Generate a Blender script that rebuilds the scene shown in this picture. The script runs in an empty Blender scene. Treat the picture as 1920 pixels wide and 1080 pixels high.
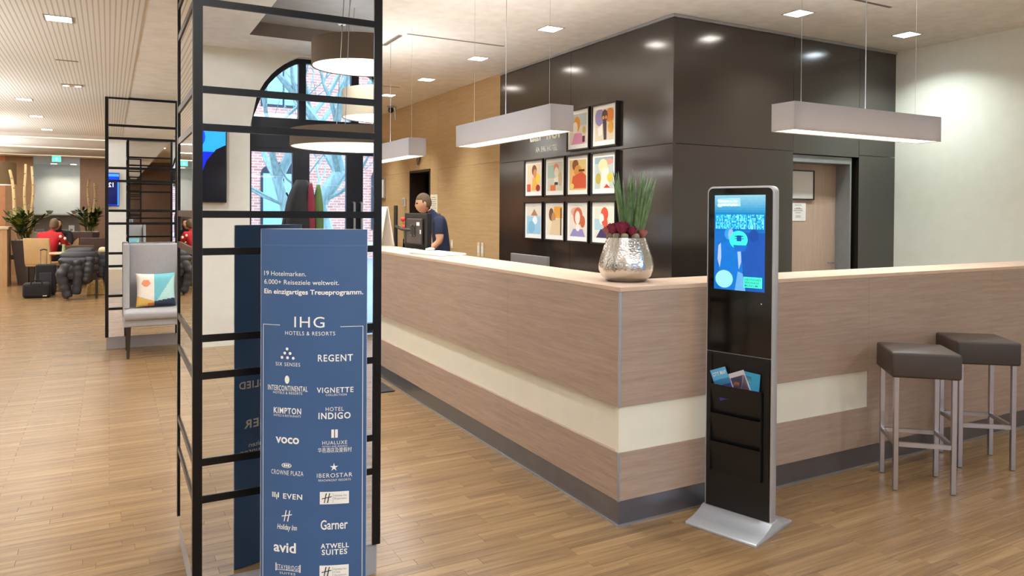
import bpy, bmesh, math, random
from mathutils import Vector, Matrix
random.seed(7)
PI = math.pi
sc = bpy.context.scene
COL = sc.collection

# ------------------------------------------------------------------ camera, world, big lights, exposure
CEIL, LOW = 3.284, 2.705
cam_d = bpy.data.cameras.new('camera')
cam = bpy.data.objects.new('camera', cam_d)
COL.objects.link(cam)
cam_d.sensor_width = 36.0
cam_d.lens = 36.0 * 1381.0 / 1920.0
cam_d.shift_y = -(540.0 - 414.0) / 1920.0
cam_d.clip_start = 0.05
cam_d.clip_end = 200
cam.matrix_world = (Matrix.Translation((0, 0, 1.5)) @ Matrix.Rotation(math.radians(-28.67), 4, 'Z')
                    @ Matrix.Rotation(math.radians(90 - 0.7), 4, 'X') @ Matrix.Rotation(math.radians(0.38), 4, 'Z'))
sc.camera = cam

world = bpy.data.worlds.new('overcast_sky')
sc.world = world
world.use_nodes = True
wn = world.node_tree.nodes
wn['Background'].inputs[0].default_value = (0.50, 0.73, 1.0, 1)
wn['Background'].inputs[1].default_value = 6.8

sc.view_settings.view_transform = 'Standard'
sc.view_settings.look = 'None'
sc.view_settings.exposure = 0.2
sc.view_settings.gamma = 1.0
sc.view_settings.use_curve_mapping = False
sc.cycles.use_denoising = True
sc.cycles.max_bounces = 10
sc.cycles.diffuse_bounces = 4
sc.cycles.glossy_bounces = 7
sc.cycles.transmission_bounces = 6
sc.cycles.transparent_max_bounces = 12
sc.cycles.sample_clamp_indirect = 6.0
sc.cycles.caustics_reflective = False
sc.cycles.caustics_refractive = False

WARM = (0.94, 0.975, 1.0)
COOL = (0.90, 1.0, 0.97)
DOWN_W = 25.0      # each square downlight
UP_W = 11.0        # uplight added in the pendant lamps to brighten the ceilings

# ------------------------------------------------------------------ materials
def lin(c):
    if isinstance(c, str):
        c = [int(c[i:i + 2], 16) / 255.0 for i in (0, 2, 4)]
    return tuple(x / 12.92 if x <= 0.04045 else ((x + 0.055) / 1.055) ** 2.4 for x in c)

MATS = {}
def new_mat(name):
    m = bpy.data.materials.new(name)
    m.use_nodes = True
    MATS[name] = m
    nt = m.node_tree
    return m, nt, nt.nodes['Principled BSDF']

def ramp2(nt, fac, c1, c2, p1=0.0, p2=1.0):
    r = nt.nodes.new('ShaderNodeValToRGB')
    r.color_ramp.elements[0].position = p1
    r.color_ramp.elements[1].position = p2
    r.color_ramp.elements[0].color = (*c1, 1)
    r.color_ramp.elements[1].color = (*c2, 1)
    nt.links.new(fac, r.inputs[0])
    return r.outputs[0]

def pos_node(nt, scale=(1, 1, 1), obj=False, rot=(0, 0, 0)):
    mp = nt.nodes.new('ShaderNodeMapping')
    mp.inputs['Scale'].default_value = scale
    mp.inputs['Rotation'].default_value = rot
    if obj:
        tc = nt.nodes.new('ShaderNodeTexCoord')
        nt.links.new(tc.outputs['Object'], mp.inputs['Vector'])
    else:
        g = nt.nodes.new('ShaderNodeNewGeometry')
        nt.links.new(g.outputs['Position'], mp.inputs['Vector'])
    return mp.outputs['Vector']

def noise(nt, vec, scale=5.0, detail=3.0, rough=0.55, dist=0.0):
    n = nt.nodes.new('ShaderNodeTexNoise')
    n.inputs['Scale'].default_value = scale
    n.inputs['Detail'].default_value = detail
    n.inputs['Roughness'].default_value = rough
    n.inputs['Distortion'].default_value = dist
    nt.links.new(vec, n.inputs['Vector'])
    return n.outputs['Fac']

def bump(nt, bs, h, strength=0.1, dist=0.01):
    b = nt.nodes.new('ShaderNodeBump')
    b.inputs['Strength'].default_value = strength
    b.inputs['Distance'].default_value = dist
    nt.links.new(h, b.inputs['Height'])
    nt.links.new(b.outputs[0], bs.inputs['Normal'])

def plain(name, col, rough=0.5, metal=0.0, var=0.06, scale=8.0, bmp=0.0, coat=0.0, obj=True, spec=0.5):
    """flat colour with a little procedural mottling (and optional fine relief)"""
    m, nt, bs = new_mat(name)
    c = lin(col)
    v = pos_node(nt, obj=obj)
    f = noise(nt, v, scale)
    lo = tuple(max(0, x * (1 - var)) for x in c)
    hi = tuple(min(1, x * (1 + var)) for x in c)
    nt.links.new(ramp2(nt, f, lo, hi, 0.3, 0.7), bs.inputs['Base Color'])
    bs.inputs['Roughness'].default_value = rough
    bs.inputs['Metallic'].default_value = metal
    bs.inputs['Specular IOR Level'].default_value = spec
    if coat:
        bs.inputs['Coat Weight'].default_value = coat
        bs.inputs['Coat Roughness'].default_value = 0.08
    if bmp:
        bump(nt, bs, noise(nt, v, scale * 12), bmp)
    return m

def wood(name, c1, c2, rough=0.45, stretch=(1.2, 22, 22), rot=(0, 0, 0), contrast=(0.3, 0.7), bmp=0.05, spec=0.4):
    m, nt, bs = new_mat(name)
    v = pos_node(nt, stretch, rot=rot)
    f1 = noise(nt, v, 1.6, 6.0, 0.62, 0.6)
    v2 = pos_node(nt, tuple(s * 4 for s in stretch), rot=rot)
    f2 = noise(nt, v2, 1.5, 4.0, 0.6)
    mx = nt.nodes.new('ShaderNodeMath')
    mx.operation = 'MULTIPLY_ADD'
    mx.inputs[1].default_value = 0.45
    nt.links.new(f2, mx.inputs[0])
    mm = nt.nodes.new('ShaderNodeMath')
    mm.operation = 'MULTIPLY'
    mm.inputs[1].default_value = 0.55
    nt.links.new(f1, mm.inputs[0])
    nt.links.new(mm.outputs[0], mx.inputs[2])
    nt.links.new(ramp2(nt, mx.outputs[0], lin(c1), lin(c2), *contrast), bs.inputs['Base Color'])
    bs.inputs['Roughness'].default_value = rough
    bs.inputs['Specular IOR Level'].default_value = spec
    if bmp:
        bump(nt, bs, f2, bmp, 0.004)
    return m

def emit(name, col, strength):
    m, nt, bs = new_mat(name)
    c = lin(col)
    bs.inputs['Base Color'].default_value = (*c, 1)
    bs.inputs['Emission Color'].default_value = (*c, 1)
    bs.inputs['Emission Strength'].default_value = strength
    return m

def printed(name, emission=0.0, rough=0.6):
    """flat print: colours come from the mesh's colour attribute"""
    m, nt, bs = new_mat(name)
    a = nt.nodes.new('ShaderNodeAttribute')
    a.attribute_name = 'Col'
    v = pos_node(nt)
    f = noise(nt, v, 60, 2)
    h = nt.nodes.new('ShaderNodeHueSaturation')
    mp = nt.nodes.new('ShaderNodeMapRange')
    mp.inputs['To Min'].default_value = 0.88
    mp.inputs['To Max'].default_value = 1.1
    nt.links.new(f, mp.inputs['Value'])
    nt.links.new(mp.outputs[0], h.inputs['Value'])
    nt.links.new(a.outputs['Color'], h.inputs['Color'])
    nt.links.new(h.outputs[0], bs.inputs['Base Color'])
    bs.inputs['Roughness'].default_value = rough
    if emission:
        nt.links.new(h.outputs[0], bs.inputs['Emission Color'])
        bs.inputs['Emission Strength'].default_value = emission
    return m

def glass(name, tint=(0.9, 0.95, 1.0), refl=1.0):
    m, nt, bs = new_mat(name)
    nt.nodes.remove(bs)
    out = nt.nodes['Material Output']
    t = nt.nodes.new('ShaderNodeBsdfTransparent')
    t.inputs[0].default_value = (*tint, 1)
    g = nt.nodes.new('ShaderNodeBsdfGlossy')
    g.inputs['Roughness'].default_value = 0.02
    fr = nt.nodes.new('ShaderNodeFresnel')
    fr.inputs[0].default_value = 1.45
    mx = nt.nodes.new('ShaderNodeMixShader')
    nt.links.new(fr.outputs[0], mx.inputs[0])
    nt.links.new(t.outputs[0], mx.inputs[1])
    nt.links.new(g.outputs[0], mx.inputs[2])
    nt.links.new(mx.outputs[0], out.inputs[0])
    return m

def fabric_shade(name, col, trans=0.5):
    m, nt, bs = new_mat(name)
    nt.nodes.remove(bs)
    out = nt.nodes['Material Output']
    v = pos_node(nt, (400, 400, 60), obj=True)
    f = noise(nt, v, 1.0, 2)
    c = lin(col)
    cc = ramp2(nt, f, tuple(x * 0.9 for x in c), c)
    d = nt.nodes.new('ShaderNodeBsdfDiffuse')
    t = nt.nodes.new('ShaderNodeBsdfTranslucent')
    nt.links.new(cc, d.inputs[0])
    nt.links.new(cc, t.inputs[0])
    mx = nt.nodes.new('ShaderNodeMixShader')
    mx.inputs[0].default_value = trans
    nt.links.new(d.outputs[0], mx.inputs[1])
    nt.links.new(t.outputs[0], mx.inputs[2])
    nt.links.new(mx.outputs[0], out.inputs[0])
    return m

def floor_material():
    m, nt, bs = new_mat('floor_wood')
    g = nt.nodes.new('ShaderNodeNewGeometry')
    br = nt.nodes.new('ShaderNodeTexBrick')
    br.offset = 0.37
    br.inputs['Scale'].default_value = 1.0
    br.inputs['Brick Width'].default_value = 0.5
    br.inputs['Row Height'].default_value = 0.06
    br.inputs['Mortar Size'].default_value = 0.0012
    br.inputs['Mortar Smooth'].default_value = 0.3
    br.inputs['Color1'].default_value = (0.15, 0.15, 0.15, 1)
    br.inputs['Color2'].default_value = (0.85, 0.85, 0.85, 1)
    br.inputs['Mortar'].default_value = (0, 0, 0, 1)
    nt.links.new(g.outputs['Position'], br.inputs['Vector'])
    oi = nt.nodes.new('ShaderNodeObjectInfo')
    return m, nt, bs, g, br, oi

def finish_floor(name, mode):
    per_plank = mode != 'brick'
    m, nt, bs, g, br, oi = floor_material()
    m.name = name
    MATS[name] = m
    # grain: strands running along X, a finer set on top
    add = nt.nodes.new('ShaderNodeVectorMath')
    add.operation = 'ADD'
    nt.links.new(g.outputs['Position'], add.inputs[0])
    cmb = nt.nodes.new('ShaderNodeCombineXYZ')
    ml = nt.nodes.new('ShaderNodeMath')
    ml.operation = 'MULTIPLY'
    ml.inputs[1].default_value = 40.0
    if per_plank:
        if mode == 'object':
            rnd = oi.outputs['Random']
        else:
            at = nt.nodes.new('ShaderNodeAttribute')
            at.attribute_name = 'Col'
            rnd = at.outputs['Fac']
        nt.links.new(rnd, ml.inputs[0])
    else:
        nt.links.new(br.outputs['Color'], ml.inputs[0])
        rnd = br.outputs['Color']
    nt.links.new(ml.outputs[0], cmb.inputs[0])
    nt.links.new(cmb.outputs[0], add.inputs[1])
    def grain(sx, sy, det):
        mp = nt.nodes.new('ShaderNodeMapping')
        mp.inputs['Scale'].default_value = (sx, sy, 1)
        nt.links.new(add.outputs[0], mp.inputs['Vector'])
        return noise(nt, mp.outputs['Vector'], 1.0, det, 0.6, 0.3)
    g1 = grain(1.1, 26, 5)
    g2 = grain(3.5, 110, 3)
    s1 = nt.nodes.new('ShaderNodeMath'); s1.operation = 'MULTIPLY'; s1.inputs[1].default_value = 0.5
    nt.links.new(g1, s1.inputs[0])
    s2 = nt.nodes.new('ShaderNodeMath'); s2.operation = 'MULTIPLY_ADD'; s2.inputs[1].default_value = 0.32
    nt.links.new(g2, s2.inputs[0]); nt.links.new(s1.outputs[0], s2.inputs[2])
    s3 = nt.nodes.new('ShaderNodeMath'); s3.operation = 'MULTIPLY_ADD'; s3.inputs[1].default_value = 0.11
    nt.links.new(rnd, s3.inputs[0]); nt.links.new(s2.outputs[0], s3.inputs[2])
    r = nt.nodes.new('ShaderNodeValToRGB')
    e = r.color_ramp.elements
    e[0].position, e[0].color = 0.25, (*lin('684e35'), 1)
    e[1].position, e[1].color = 0.74, (*lin('b3946c'), 1)
    k = e.new(0.5); k.color = (*lin('947550'), 1)
    nt.links.new(s3.outputs[0], r.inputs[0])
    if per_plank:
        nt.links.new(r.outputs[0], bs.inputs['Base Color'])
    else:
        mx = nt.nodes.new('ShaderNodeMix')
        mx.data_type = 'RGBA'
        mx.inputs[7].default_value = (*lin('6b4c30'), 1)
        nt.links.new(br.outputs['Fac'], mx.inputs[0])
        nt.links.new(r.outputs[0], mx.inputs[6])
        nt.links.new(mx.outputs[2], bs.inputs['Base Color'])
    bs.inputs['Roughness'].default_value = 0.27
    bs.inputs['Specular IOR Level'].default_value = 0.45
    bump(nt, bs, g2, 0.06, 0.002)
    return m

def slat_ceiling(name):
    m, nt, bs = new_mat(name)
    g = nt.nodes.new('ShaderNodeNewGeometry')
    s = nt.nodes.new('ShaderNodeSeparateXYZ')
    nt.links.new(g.outputs['Position'], s.inputs[0])
    a = nt.nodes.new('ShaderNodeMath'); a.operation = 'MULTIPLY'; a.inputs[1].default_value = 1 / 0.03
    nt.links.new(s.outputs[0], a.inputs[0])
    fr = nt.nodes.new('ShaderNodeMath'); fr.operation = 'FRACT'
    nt.links.new(a.outputs[0], fr.inputs[0])
    lt = nt.nodes.new('ShaderNodeMath'); lt.operation = 'LESS_THAN'; lt.inputs[1].default_value = 0.28
    nt.links.new(fr.outputs[0], lt.inputs[0])
    nt.links.new(ramp2(nt, lt.outputs[0], lin('ebe6dd'), lin('c6bcae')), bs.inputs['Base Color'])
    bs.inputs['Roughness'].default_value = 0.8
    bump(nt, bs, lt.outputs[0], -0.4, 0.004)
    return m

def brick_material(name):
    m, nt, bs = new_mat(name)
    v = pos_node(nt, (1, 1, 1), rot=(PI / 2, 0, 0))
    br = nt.nodes.new('ShaderNodeTexBrick')
    br.inputs['Scale'].default_value = 1.0
    br.inputs['Brick Width'].default_value = 0.25
    br.inputs['Row Height'].default_value = 0.083
    br.inputs['Mortar Size'].default_value = 0.008
    br.inputs['Color1'].default_value = (*lin('c98b78'), 1)
    br.inputs['Color2'].default_value = (*lin('b5705e'), 1)
    br.inputs['Mortar'].default_value = (*lin('d8c4b8'), 1)
    nt.links.new(v, br.inputs['Vector'])
    nt.links.new(br.outputs['Color'], bs.inputs['Base Color'])
    bs.inputs['Roughness'].default_value = 0.9
    return m

def stone_panel(name, c1, c2, rough):
    """dark lacquered wall panel with cloudy mottling"""
    m, nt, bs = new_mat(name)
    v = pos_node(nt, (1, 1, 1))
    f = noise(nt, v, 2.2, 7, 0.65, 1.2)
    nt.links.new(ramp2(nt, f, lin(c1), lin(c2), 0.32, 0.72), bs.inputs['Base Color'])
    v2 = pos_node(nt, (1, 1, 1))
    f2 = noise(nt, v2, 6, 5, 0.6, 0.5)
    mr = nt.nodes.new('ShaderNodeMapRange')
    mr.inputs['To Min'].default_value = rough * 0.8
    mr.inputs['To Max'].default_value = rough * 1.35
    nt.links.new(f2, mr.inputs['Value'])
    nt.links.new(mr.outputs[0], bs.inputs['Roughness'])
    bs.inputs['IOR'].default_value = 1.9
    return m

def hammered(name, col):
    m, nt, bs = new_mat(name)
    bs.inputs['Base Color'].default_value = (*lin(col), 1)
    bs.inputs['Metallic'].default_value = 1.0
    bs.inputs['Roughness'].default_value = 0.2
    v = pos_node(nt, obj=True)
    vo = nt.nodes.new('ShaderNodeTexVoronoi')
    vo.inputs['Scale'].default_value = 90
    nt.links.new(v, vo.inputs['Vector'])
    bump(nt, bs, vo.outputs['Distance'], 0.25, 0.004)
    return m

def leafy(name, c1, c2, stretch=(60, 60, 6)):
    m, nt, bs = new_mat(name)
    v = pos_node(nt, stretch, obj=True)
    nt.links.new(ramp2(nt, noise(nt, v, 1.0, 3), lin(c1), lin(c2), 0.3, 0.7), bs.inputs['Base Color'])
    bs.inputs['Roughness'].default_value = 0.4
    return m

M_FLOOR = finish_floor('floor_boards', 'brick')
M_PLANK = finish_floor('floor_plank_wood', 'object')
M_PLANKS = finish_floor('floor_planks_wood', 'attr')
M_WHITE = plain('ceiling_paint', 'f2efe9', 0.85)
M_SLAT = slat_ceiling('acoustic_slats')
M_WALLW = plain('white_wall_paint', 'eeeee2', 0.8, var=0.02)
M_CREAM = plain('cream_wall_paint', 'e9e6dd', 0.85, var=0.03)
M_COUNTER = wood('counter_oak', '9c8474', 'b8a08d', 0.42, (1.3, 1.3, 30), contrast=(0.32, 0.68))
M_TOP = wood('worktop_oak_lit', 'c9aa90', 'dcc2aa', 0.4, (3, 3, 30), contrast=(0.3, 0.7))  # paler copy of the counter oak; light from above put into its colour
M_BAND = plain('band_lacquer', 'ece6d2', 0.28, var=0.02)
M_PLINTH = plain('plinth_metal', '78767a', 0.3, 0.75, var=0.05)
M_ALU = plain('aluminium', 'b9bcc2', 0.32, 0.9, var=0.03)
M_KSILVER = plain('kiosk_silver', 'c3c5c9', 0.38, 0.45, var=0.02)
M_STEEL = plain('brushed_steel', 'c4c2c6', 0.28, 0.95, var=0.05)
M_BLACKW = stone_panel('blackened_steel_panel', '231e1a', '2d2722', 0.14)
M_WOODW = wood('wall_veneer', 'a98a5e', 'c2a476', 0.5, (1.2, 1.2, 26), contrast=(0.3, 0.72))
M_DOORW = wood('door_veneer', 'b09886', 'c5ae9a', 0.45, (26, 26, 1.4), contrast=(0.3, 0.7))
M_GREYF = plain('grey_frame', '8a8f90', 0.4, 0.2)
M_BLACK = plain('black_frame', '17120f', 0.35)
M_RAIL = plain('column_frame_black', '0b0909', 0.32, spec=0.3)
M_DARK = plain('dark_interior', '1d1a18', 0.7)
M_PAPER = plain('white_paper', 'f1efe8', 0.7, var=0.02)
M_PRINT = printed('colour_print')
M_SCREEN = printed('lit_screen', 0.72, 0.15)
M_TVS = printed('tv_screen', 1.6, 0.2)
M_TEXTW = plain('white_lettering', 'f4f2ea', 0.5, var=0.01)
M_SIGN = plain('navy_card', '395a86', 0.45, var=0.04)
M_NAVY = plain('navy_window_frame', '10141f', 0.35)
M_GLASS = glass('window_glass')
M_BRICK = brick_material('facade_brick')
M_BARK = leafy('tree_bark', '6f7f78', '93a49c', (20, 20, 4))
M_GREYFAB = plain('grey_upholstery', 'a5a2a2', 0.9, var=0.05, scale=60, bmp=0.15)
M_DKWOOD = plain('dark_wood_leg', '2b2018', 0.4)
M_LEATHER = plain('brown_leather', '443a33', 0.42, var=0.06, bmp=0.05)
M_SHADE = fabric_shade('pendant_fabric', 'c0c0c3', 0.52)
M_DRUMSH = fabric_shade('drum_fabric', '75675a', 0.06)
M_GLOW = emit('pendant_diffuser', 'ffd9b4', 3.0)
M_BULB = emit('bulb_glow', 'fff0dc', 280.0)
M_DRUMGLOW = emit('drum_diffuser', 'fff6e6', 0.95)
M_LAMP = emit('downlight_glow', 'fff6ea', 14.0)
M_LAMPC = emit('downlight_glow_cool', 'e8f6ff', 14.0)
M_SLOT = plain('slot_dark', '6d6256', 0.6)
M_KBLACK = plain('black_glass', '060607', 0.08, spec=0.6, var=0.0)
M_KMATTE = plain('black_metal', '0f0e0e', 0.38)
M_SKIN = plain('skin', 'd6a582', 0.55, var=0.05)
M_SKIN2 = plain('skin_fair', 'd8a98a', 0.55, var=0.05)
M_HAIRB = plain('short_brown_hair', '6b5640', 0.7, var=0.25, scale=60, bmp=0.3)
M_HAIRD = plain('dark_hair', '21150f', 0.6, var=0.2, scale=60, bmp=0.3)
M_NAVYSHIRT = plain('navy_shirt', '1c2440', 0.85, var=0.1, bmp=0.1)
M_RED = plain('red_cloth', 'b5121f', 0.8, var=0.1, bmp=0.1)
M_DARKCLOTH = plain('dark_cloth', '1c1a1d', 0.85, var=0.15)
M_JACKET = plain('quilted_nylon', '2c2b2f', 0.42, var=0.15)
M_VASE = hammered('hammered_silver', 'dcd8d2')
M_LEAF = leafy('sansevieria_leaf', '3c5a34', '6f8d5c', (40, 40, 22))
M_LEAFD = leafy('dark_leaf', '1c3016', '3c5527', (30, 30, 30))
M_LEAFY = leafy('yellow_green_leaf', '56641f', '8f9a3c', (30, 30, 30))
M_ROSE = plain('burgundy_petal', '8a2a44', 0.6, var=0.25, scale=50)
M_ROSEP = plain('dusty_pink_petal', 'b9716c', 0.6, var=0.2, scale=50)
M_MOSS = plain('dried_moss', '8d8168', 0.9, var=0.2, scale=40)
M_BIRCH = leafy('birch_bark', 'b89b6c', 'd9c298', (25, 25, 4))
M_POT = plain('dark_planter', '372b26', 0.45)
M_PEBBLE = plain('white_pebbles', 'cfc8ba', 0.8, var=0.2, scale=40)
M_BEIGE = plain('beige_leather', 'c5a271', 0.55)
M_DKCHAIR = plain('taupe_chair', '5b4740', 0.6)
M_TABLE = plain('pale_tabletop', 'd8c3a0', 0.4)
M_MIRROR, _nt, _bs = new_mat('mirror_glass')
_bs.inputs['Base Color'].default_value = (0.88, 0.90, 0.91, 1)
_bs.inputs['Metallic'].default_value = 1.0
_bs.inputs['Roughness'].default_value = 0.0
M_STONE = plain('grey_plinth_stone', 'a9a8ab', 0.4)
M_MAT = plain('charcoal_mat', '3c3b3d', 0.95, var=0.2, scale=120, bmp=0.3)
M_EXIT = emit('exit_green', '35c98e', 2.0)

# ------------------------------------------------------------------ mesh builder
class MB:
    def __init__(s):
        s.v, s.f, s.mi, s.c = [], [], [], []
    def face(s, idx, mi=0, col=None):
        s.f.append(idx); s.mi.append(mi); s.c.append(col)
    def poly(s, pts, mi=0, col=None):
        b = len(s.v)
        s.v += [tuple(p) for p in pts]
        s.face(list(range(b, b + len(pts))), mi, col)
    def hexa(s, p, mi=0, col=None):
        b = len(s.v)
        s.v += [tuple(q) for q in p]
        for q in ((0, 3, 2, 1), (4, 5, 6, 7), (0, 1, 5, 4), (1, 2, 6, 5), (2, 3, 7, 6), (3, 0, 4, 7)):
            s.face([b + i for i in q], mi, col)
        return s
    def box(s, x0, y0, z0, x1, y1, z1, mi=0, col=None):
        x0, x1 = min(x0, x1), max(x0, x1); y0, y1 = min(y0, y1), max(y0, y1); z0, z1 = min(z0, z1), max(z0, z1)
        s.hexa([(x0, y0, z0), (x1, y0, z0), (x1, y1, z0), (x0, y1, z0), (x0, y0, z1), (x1, y0, z1), (x1, y1, z1), (x0, y1, z1)], mi, col)
        return s
    def tube(s, pts, rad, n=8, mi=0, caps=True):
        pts = [Vector(p) for p in pts]
        if not isinstance(rad, (list, tuple)):
            rad = [rad] * len(pts)
        b = len(s.v)
        up = None
        for i, p in enumerate(pts):
            d = (pts[min(i + 1, len(pts) - 1)] - pts[max(i - 1, 0)]).normalized()
            if up is None:
                up = Vector((0, 0, 1)) if abs(d.z) < 0.9 else Vector((1, 0, 0))
            a = d.cross(up).normalized()
            up = a.cross(d).normalized()
            for k in range(n):
                t = 2 * PI * k / n
                s.v.append(tuple(p + (a * math.cos(t) + up * math.sin(t)) * rad[i]))
        for i in range(len(pts) - 1):
            for k in range(n):
                s.face([b + i * n + k, b + i * n + (k + 1) % n, b + (i + 1) * n + (k + 1) % n, b + (i + 1) * n + k], mi)
        if caps:
            s.face([b + k for k in reversed(range(n))], mi)
            s.face([b + (len(pts) - 1) * n + k for k in range(n)], mi)
        return s
    def lathe(s, prof, n=24, c=(0, 0, 0), mi=0, fn=None, caps=True):
        b = len(s.v)
        for r, z in prof:
            for k in range(n):
                t = 2 * PI * k / n
                rr = r * (fn(t, z) if fn else 1)
                s.v.append((c[0] + rr * math.cos(t), c[1] + rr * math.sin(t), c[2] + z))
        for i in range(len(prof) - 1):
            for k in range(n):
                s.face([b + i * n + k, b + i * n + (k + 1) % n, b + (i + 1) * n + (k + 1) % n, b + (i + 1) * n + k], mi)
        if caps and prof[0][0] > 1e-4:
            s.face([b + k for k in reversed(range(n))], mi)
        if caps and prof[-1][0] > 1e-4:
            s.face([b + (len(prof) - 1) * n + k for k in range(n)], mi)
        return s
    def ball(s, c, r, nu=14, nv=9, mi=0, fn=None):
        if not isinstance(r, (list, tuple)):
            r = (r, r, r)
        b = len(s.v)
        for j in range(nv + 1):
            ph = -PI / 2 + PI * j / nv
            for i in range(nu):
                t = 2 * PI * i / nu
                p = Vector((math.cos(ph) * math.cos(t), math.cos(ph) * math.sin(t), math.sin(ph)))
                q = Vector((p.x * r[0], p.y * r[1], p.z * r[2]))
                if fn:
                    q = fn(p, q)
                s.v.append((c[0] + q[0], c[1] + q[1], c[2] + q[2]))
        for j in range(nv):
            for i in range(nu):
                s.face([b + j * nu + i, b + j * nu + (i + 1) % nu, b + (j + 1) * nu + (i + 1) % nu, b + (j + 1) * nu + i], mi)
        return s
    def prism(s, poly, axis, a0, a1, mi=0, mi_side=None):
        """extrude a 2-D polygon; axis 'x': (y,z), 'y': (x,z), 'z': (x,y)"""
        def P(p, a):
            return {'x': (a, p[0], p[1]), 'y': (p[0], a, p[1]), 'z': (p[0], p[1], a)}[axis]
        n = len(poly); b = len(s.v)
        s.v += [P(p, a0) for p in poly] + [P(p, a1) for p in poly]
        s.face([b + i for i in reversed(range(n))], mi)
        s.face([b + n + i for i in range(n)], mi)
        for i in range(n):
            s.face([b + i, b + (i + 1) % n, b + n + (i + 1) % n, b + n + i], mi if mi_side is None else mi_side)
        return s
    def grid(s, fn, nu, nv, mi=0):
        b = len(s.v)
        for j in range(nv + 1):
            for i in range(nu + 1):
                s.v.append(tuple(fn(i / nu, j / nv)))
        for j in range(nv):
            for i in range(nu):
                a = b + j * (nu + 1) + i
                s.face([a, a + 1, a + nu + 2, a + nu + 1], mi)
        return s
    def mesh(s, name, mats, smooth=False, bev=0.0, seg=2, fixn=True):
        me = bpy.data.meshes.new(name)
        me.from_pydata(s.v, [], s.f)
        if not isinstance(mats, (list, tuple)):
            mats = [mats]
        for m in mats:
            me.materials.append(m)
        for i, p in enumerate(me.polygons):
            p.material_index = s.mi[i]
        if any(c is not None for c in s.c):
            at = me.color_attributes.new('Col', 'FLOAT_COLOR', 'CORNER')
            for i, p in enumerate(me.polygons):
                c = lin(s.c[i] or 'ffffff')
                for li in p.loop_indices:
                    at.data[li].color = (*c, 1)
        if bev or fixn:
            bm = bmesh.new(); bm.from_mesh(me)
            if fixn:
                bmesh.ops.recalc_face_normals(bm, faces=bm.faces)
            if bev:
                es = [e for e in bm.edges if len(e.link_faces) == 2 and e.calc_face_angle(0) > 0.5]
                bmesh.ops.bevel(bm, geom=es, offset=bev, segments=seg, affect='EDGES', profile=0.5)
            bm.to_mesh(me); bm.free()
        if smooth:
            for p in me.polygons:
                p.use_smooth = True
            if smooth != 'all':
                me.set_sharp_from_angle(angle=math.radians(40 if smooth is True else smooth))
        me.update()
        return me
    def build(s, name, mats, parent=None, smooth=False, bev=0.0, seg=2, fixn=True, loc=None, rz=None):
        return link(name, s.mesh(name, mats, smooth, bev, seg, fixn), parent, loc, rz)

def link(name, me, parent=None, loc=None, rz=None):
    o = bpy.data.objects.new(name, me)
    COL.objects.link(o)
    if parent is not None:
        o.parent = parent
    if loc is not None:
        o.location = loc
    if rz is not None:
        o.rotation_euler = (0, 0, rz)
    return o

def tag(o, label, cat, group=None):
    o['label'] = label
    o['category'] = cat
    if group:
        o['group'] = group
    return o

def thing(name, label, cat, loc=(0, 0, 0), rz=0.0, group=None):
    o = bpy.data.objects.new(name, None)
    COL.objects.link(o)
    o.location = loc
    o.rotation_euler = (0, 0, rz)
    o.empty_display_size = 0.1
    return tag(o, label, cat, group)

def struct(o, label=None):
    o['kind'] = 'structure'
    if label:
        o['label'] = label
    return o

def dup(root, loc, rz, label):
    r = root.copy(); COL.objects.link(r)
    r.location = loc; r.rotation_euler = (0, 0, rz); r['label'] = label
    def rec(src, dst):
        for ch in list(src.children):
            c = ch.copy(); COL.objects.link(c); c.parent = dst
            rec(ch, c)
    rec(root, r)
    return r

def B(x0, y0, z0, x1, y1, z1):
    return MB().box(x0, y0, z0, x1, y1, z1)

def rrect(w, h, r, x0=0, z0=0, seg=5, corners=(1, 1, 1, 1)):
    """rounded rectangle outline, lower-left at (x0, z0); corners: ll, lr, ur, ul"""
    pts = []
    for (cx, cz, a0, on) in ((x0 + r, z0 + r, PI, corners[0]), (x0 + w - r, z0 + r, 1.5 * PI, corners[1]),
                             (x0 + w - r, z0 + h - r, 0, corners[2]), (x0 + r, z0 + h - r, 0.5 * PI, corners[3])):
        if on:
            for k in range(seg + 1):
                a = a0 + 0.5 * PI * k / seg
                pts.append((cx + r * math.cos(a), cz + r * math.sin(a)))
        else:
            a = a0 + 0.25 * PI
            pts.append((cx + r * (1 if math.cos(a) > 0 else -1), cz + r * (1 if math.sin(a) > 0 else -1)))
    return pts

_text_cache = {}
def text_mesh(body, width=None, height=None, bold=0.0, shear=0.0, extrude=0.0):
    """flat lettering as a mesh in the XY plane, lower-left at the origin, fitted to width x cap height"""
    cu = bpy.data.curves.new('lettering', 'FONT')
    cu.body = body
    cu.size = 1.0
    cu.offset = bold
    cu.shear = shear
    if body.isupper():
        cu.space_character = 1.15
    cu.resolution_u = 3
    cu.fill_mode = 'FRONT' if not extrude else 'BOTH'
    cu.extrude = extrude
    o = bpy.data.objects.new('lettering', cu)
    COL.objects.link(o)
    dg = bpy.context.evaluated_depsgraph_get()
    me = bpy.data.meshes.new_from_object(o.evaluated_get(dg))
    bpy.data.objects.remove(o); bpy.data.curves.remove(cu)
    if len(me.vertices) == 0:
        return me
    xs = [v.co.x for v in me.vertices]
    x0, x1 = min(xs), max(xs)
    cap = 0.729
    if body.islower() and not any(ch in body for ch in 'bdfhklt'):
        cap = 0.56
    sx = width / (x1 - x0) if width else 1
    sy = height / cap if height else sx
    for v in me.vertices:
        v.co = ((v.co.x - x0) * sx, v.co.y * sy, v.co.z if extrude else 0)
    me.materials.clear()
    return me

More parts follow.
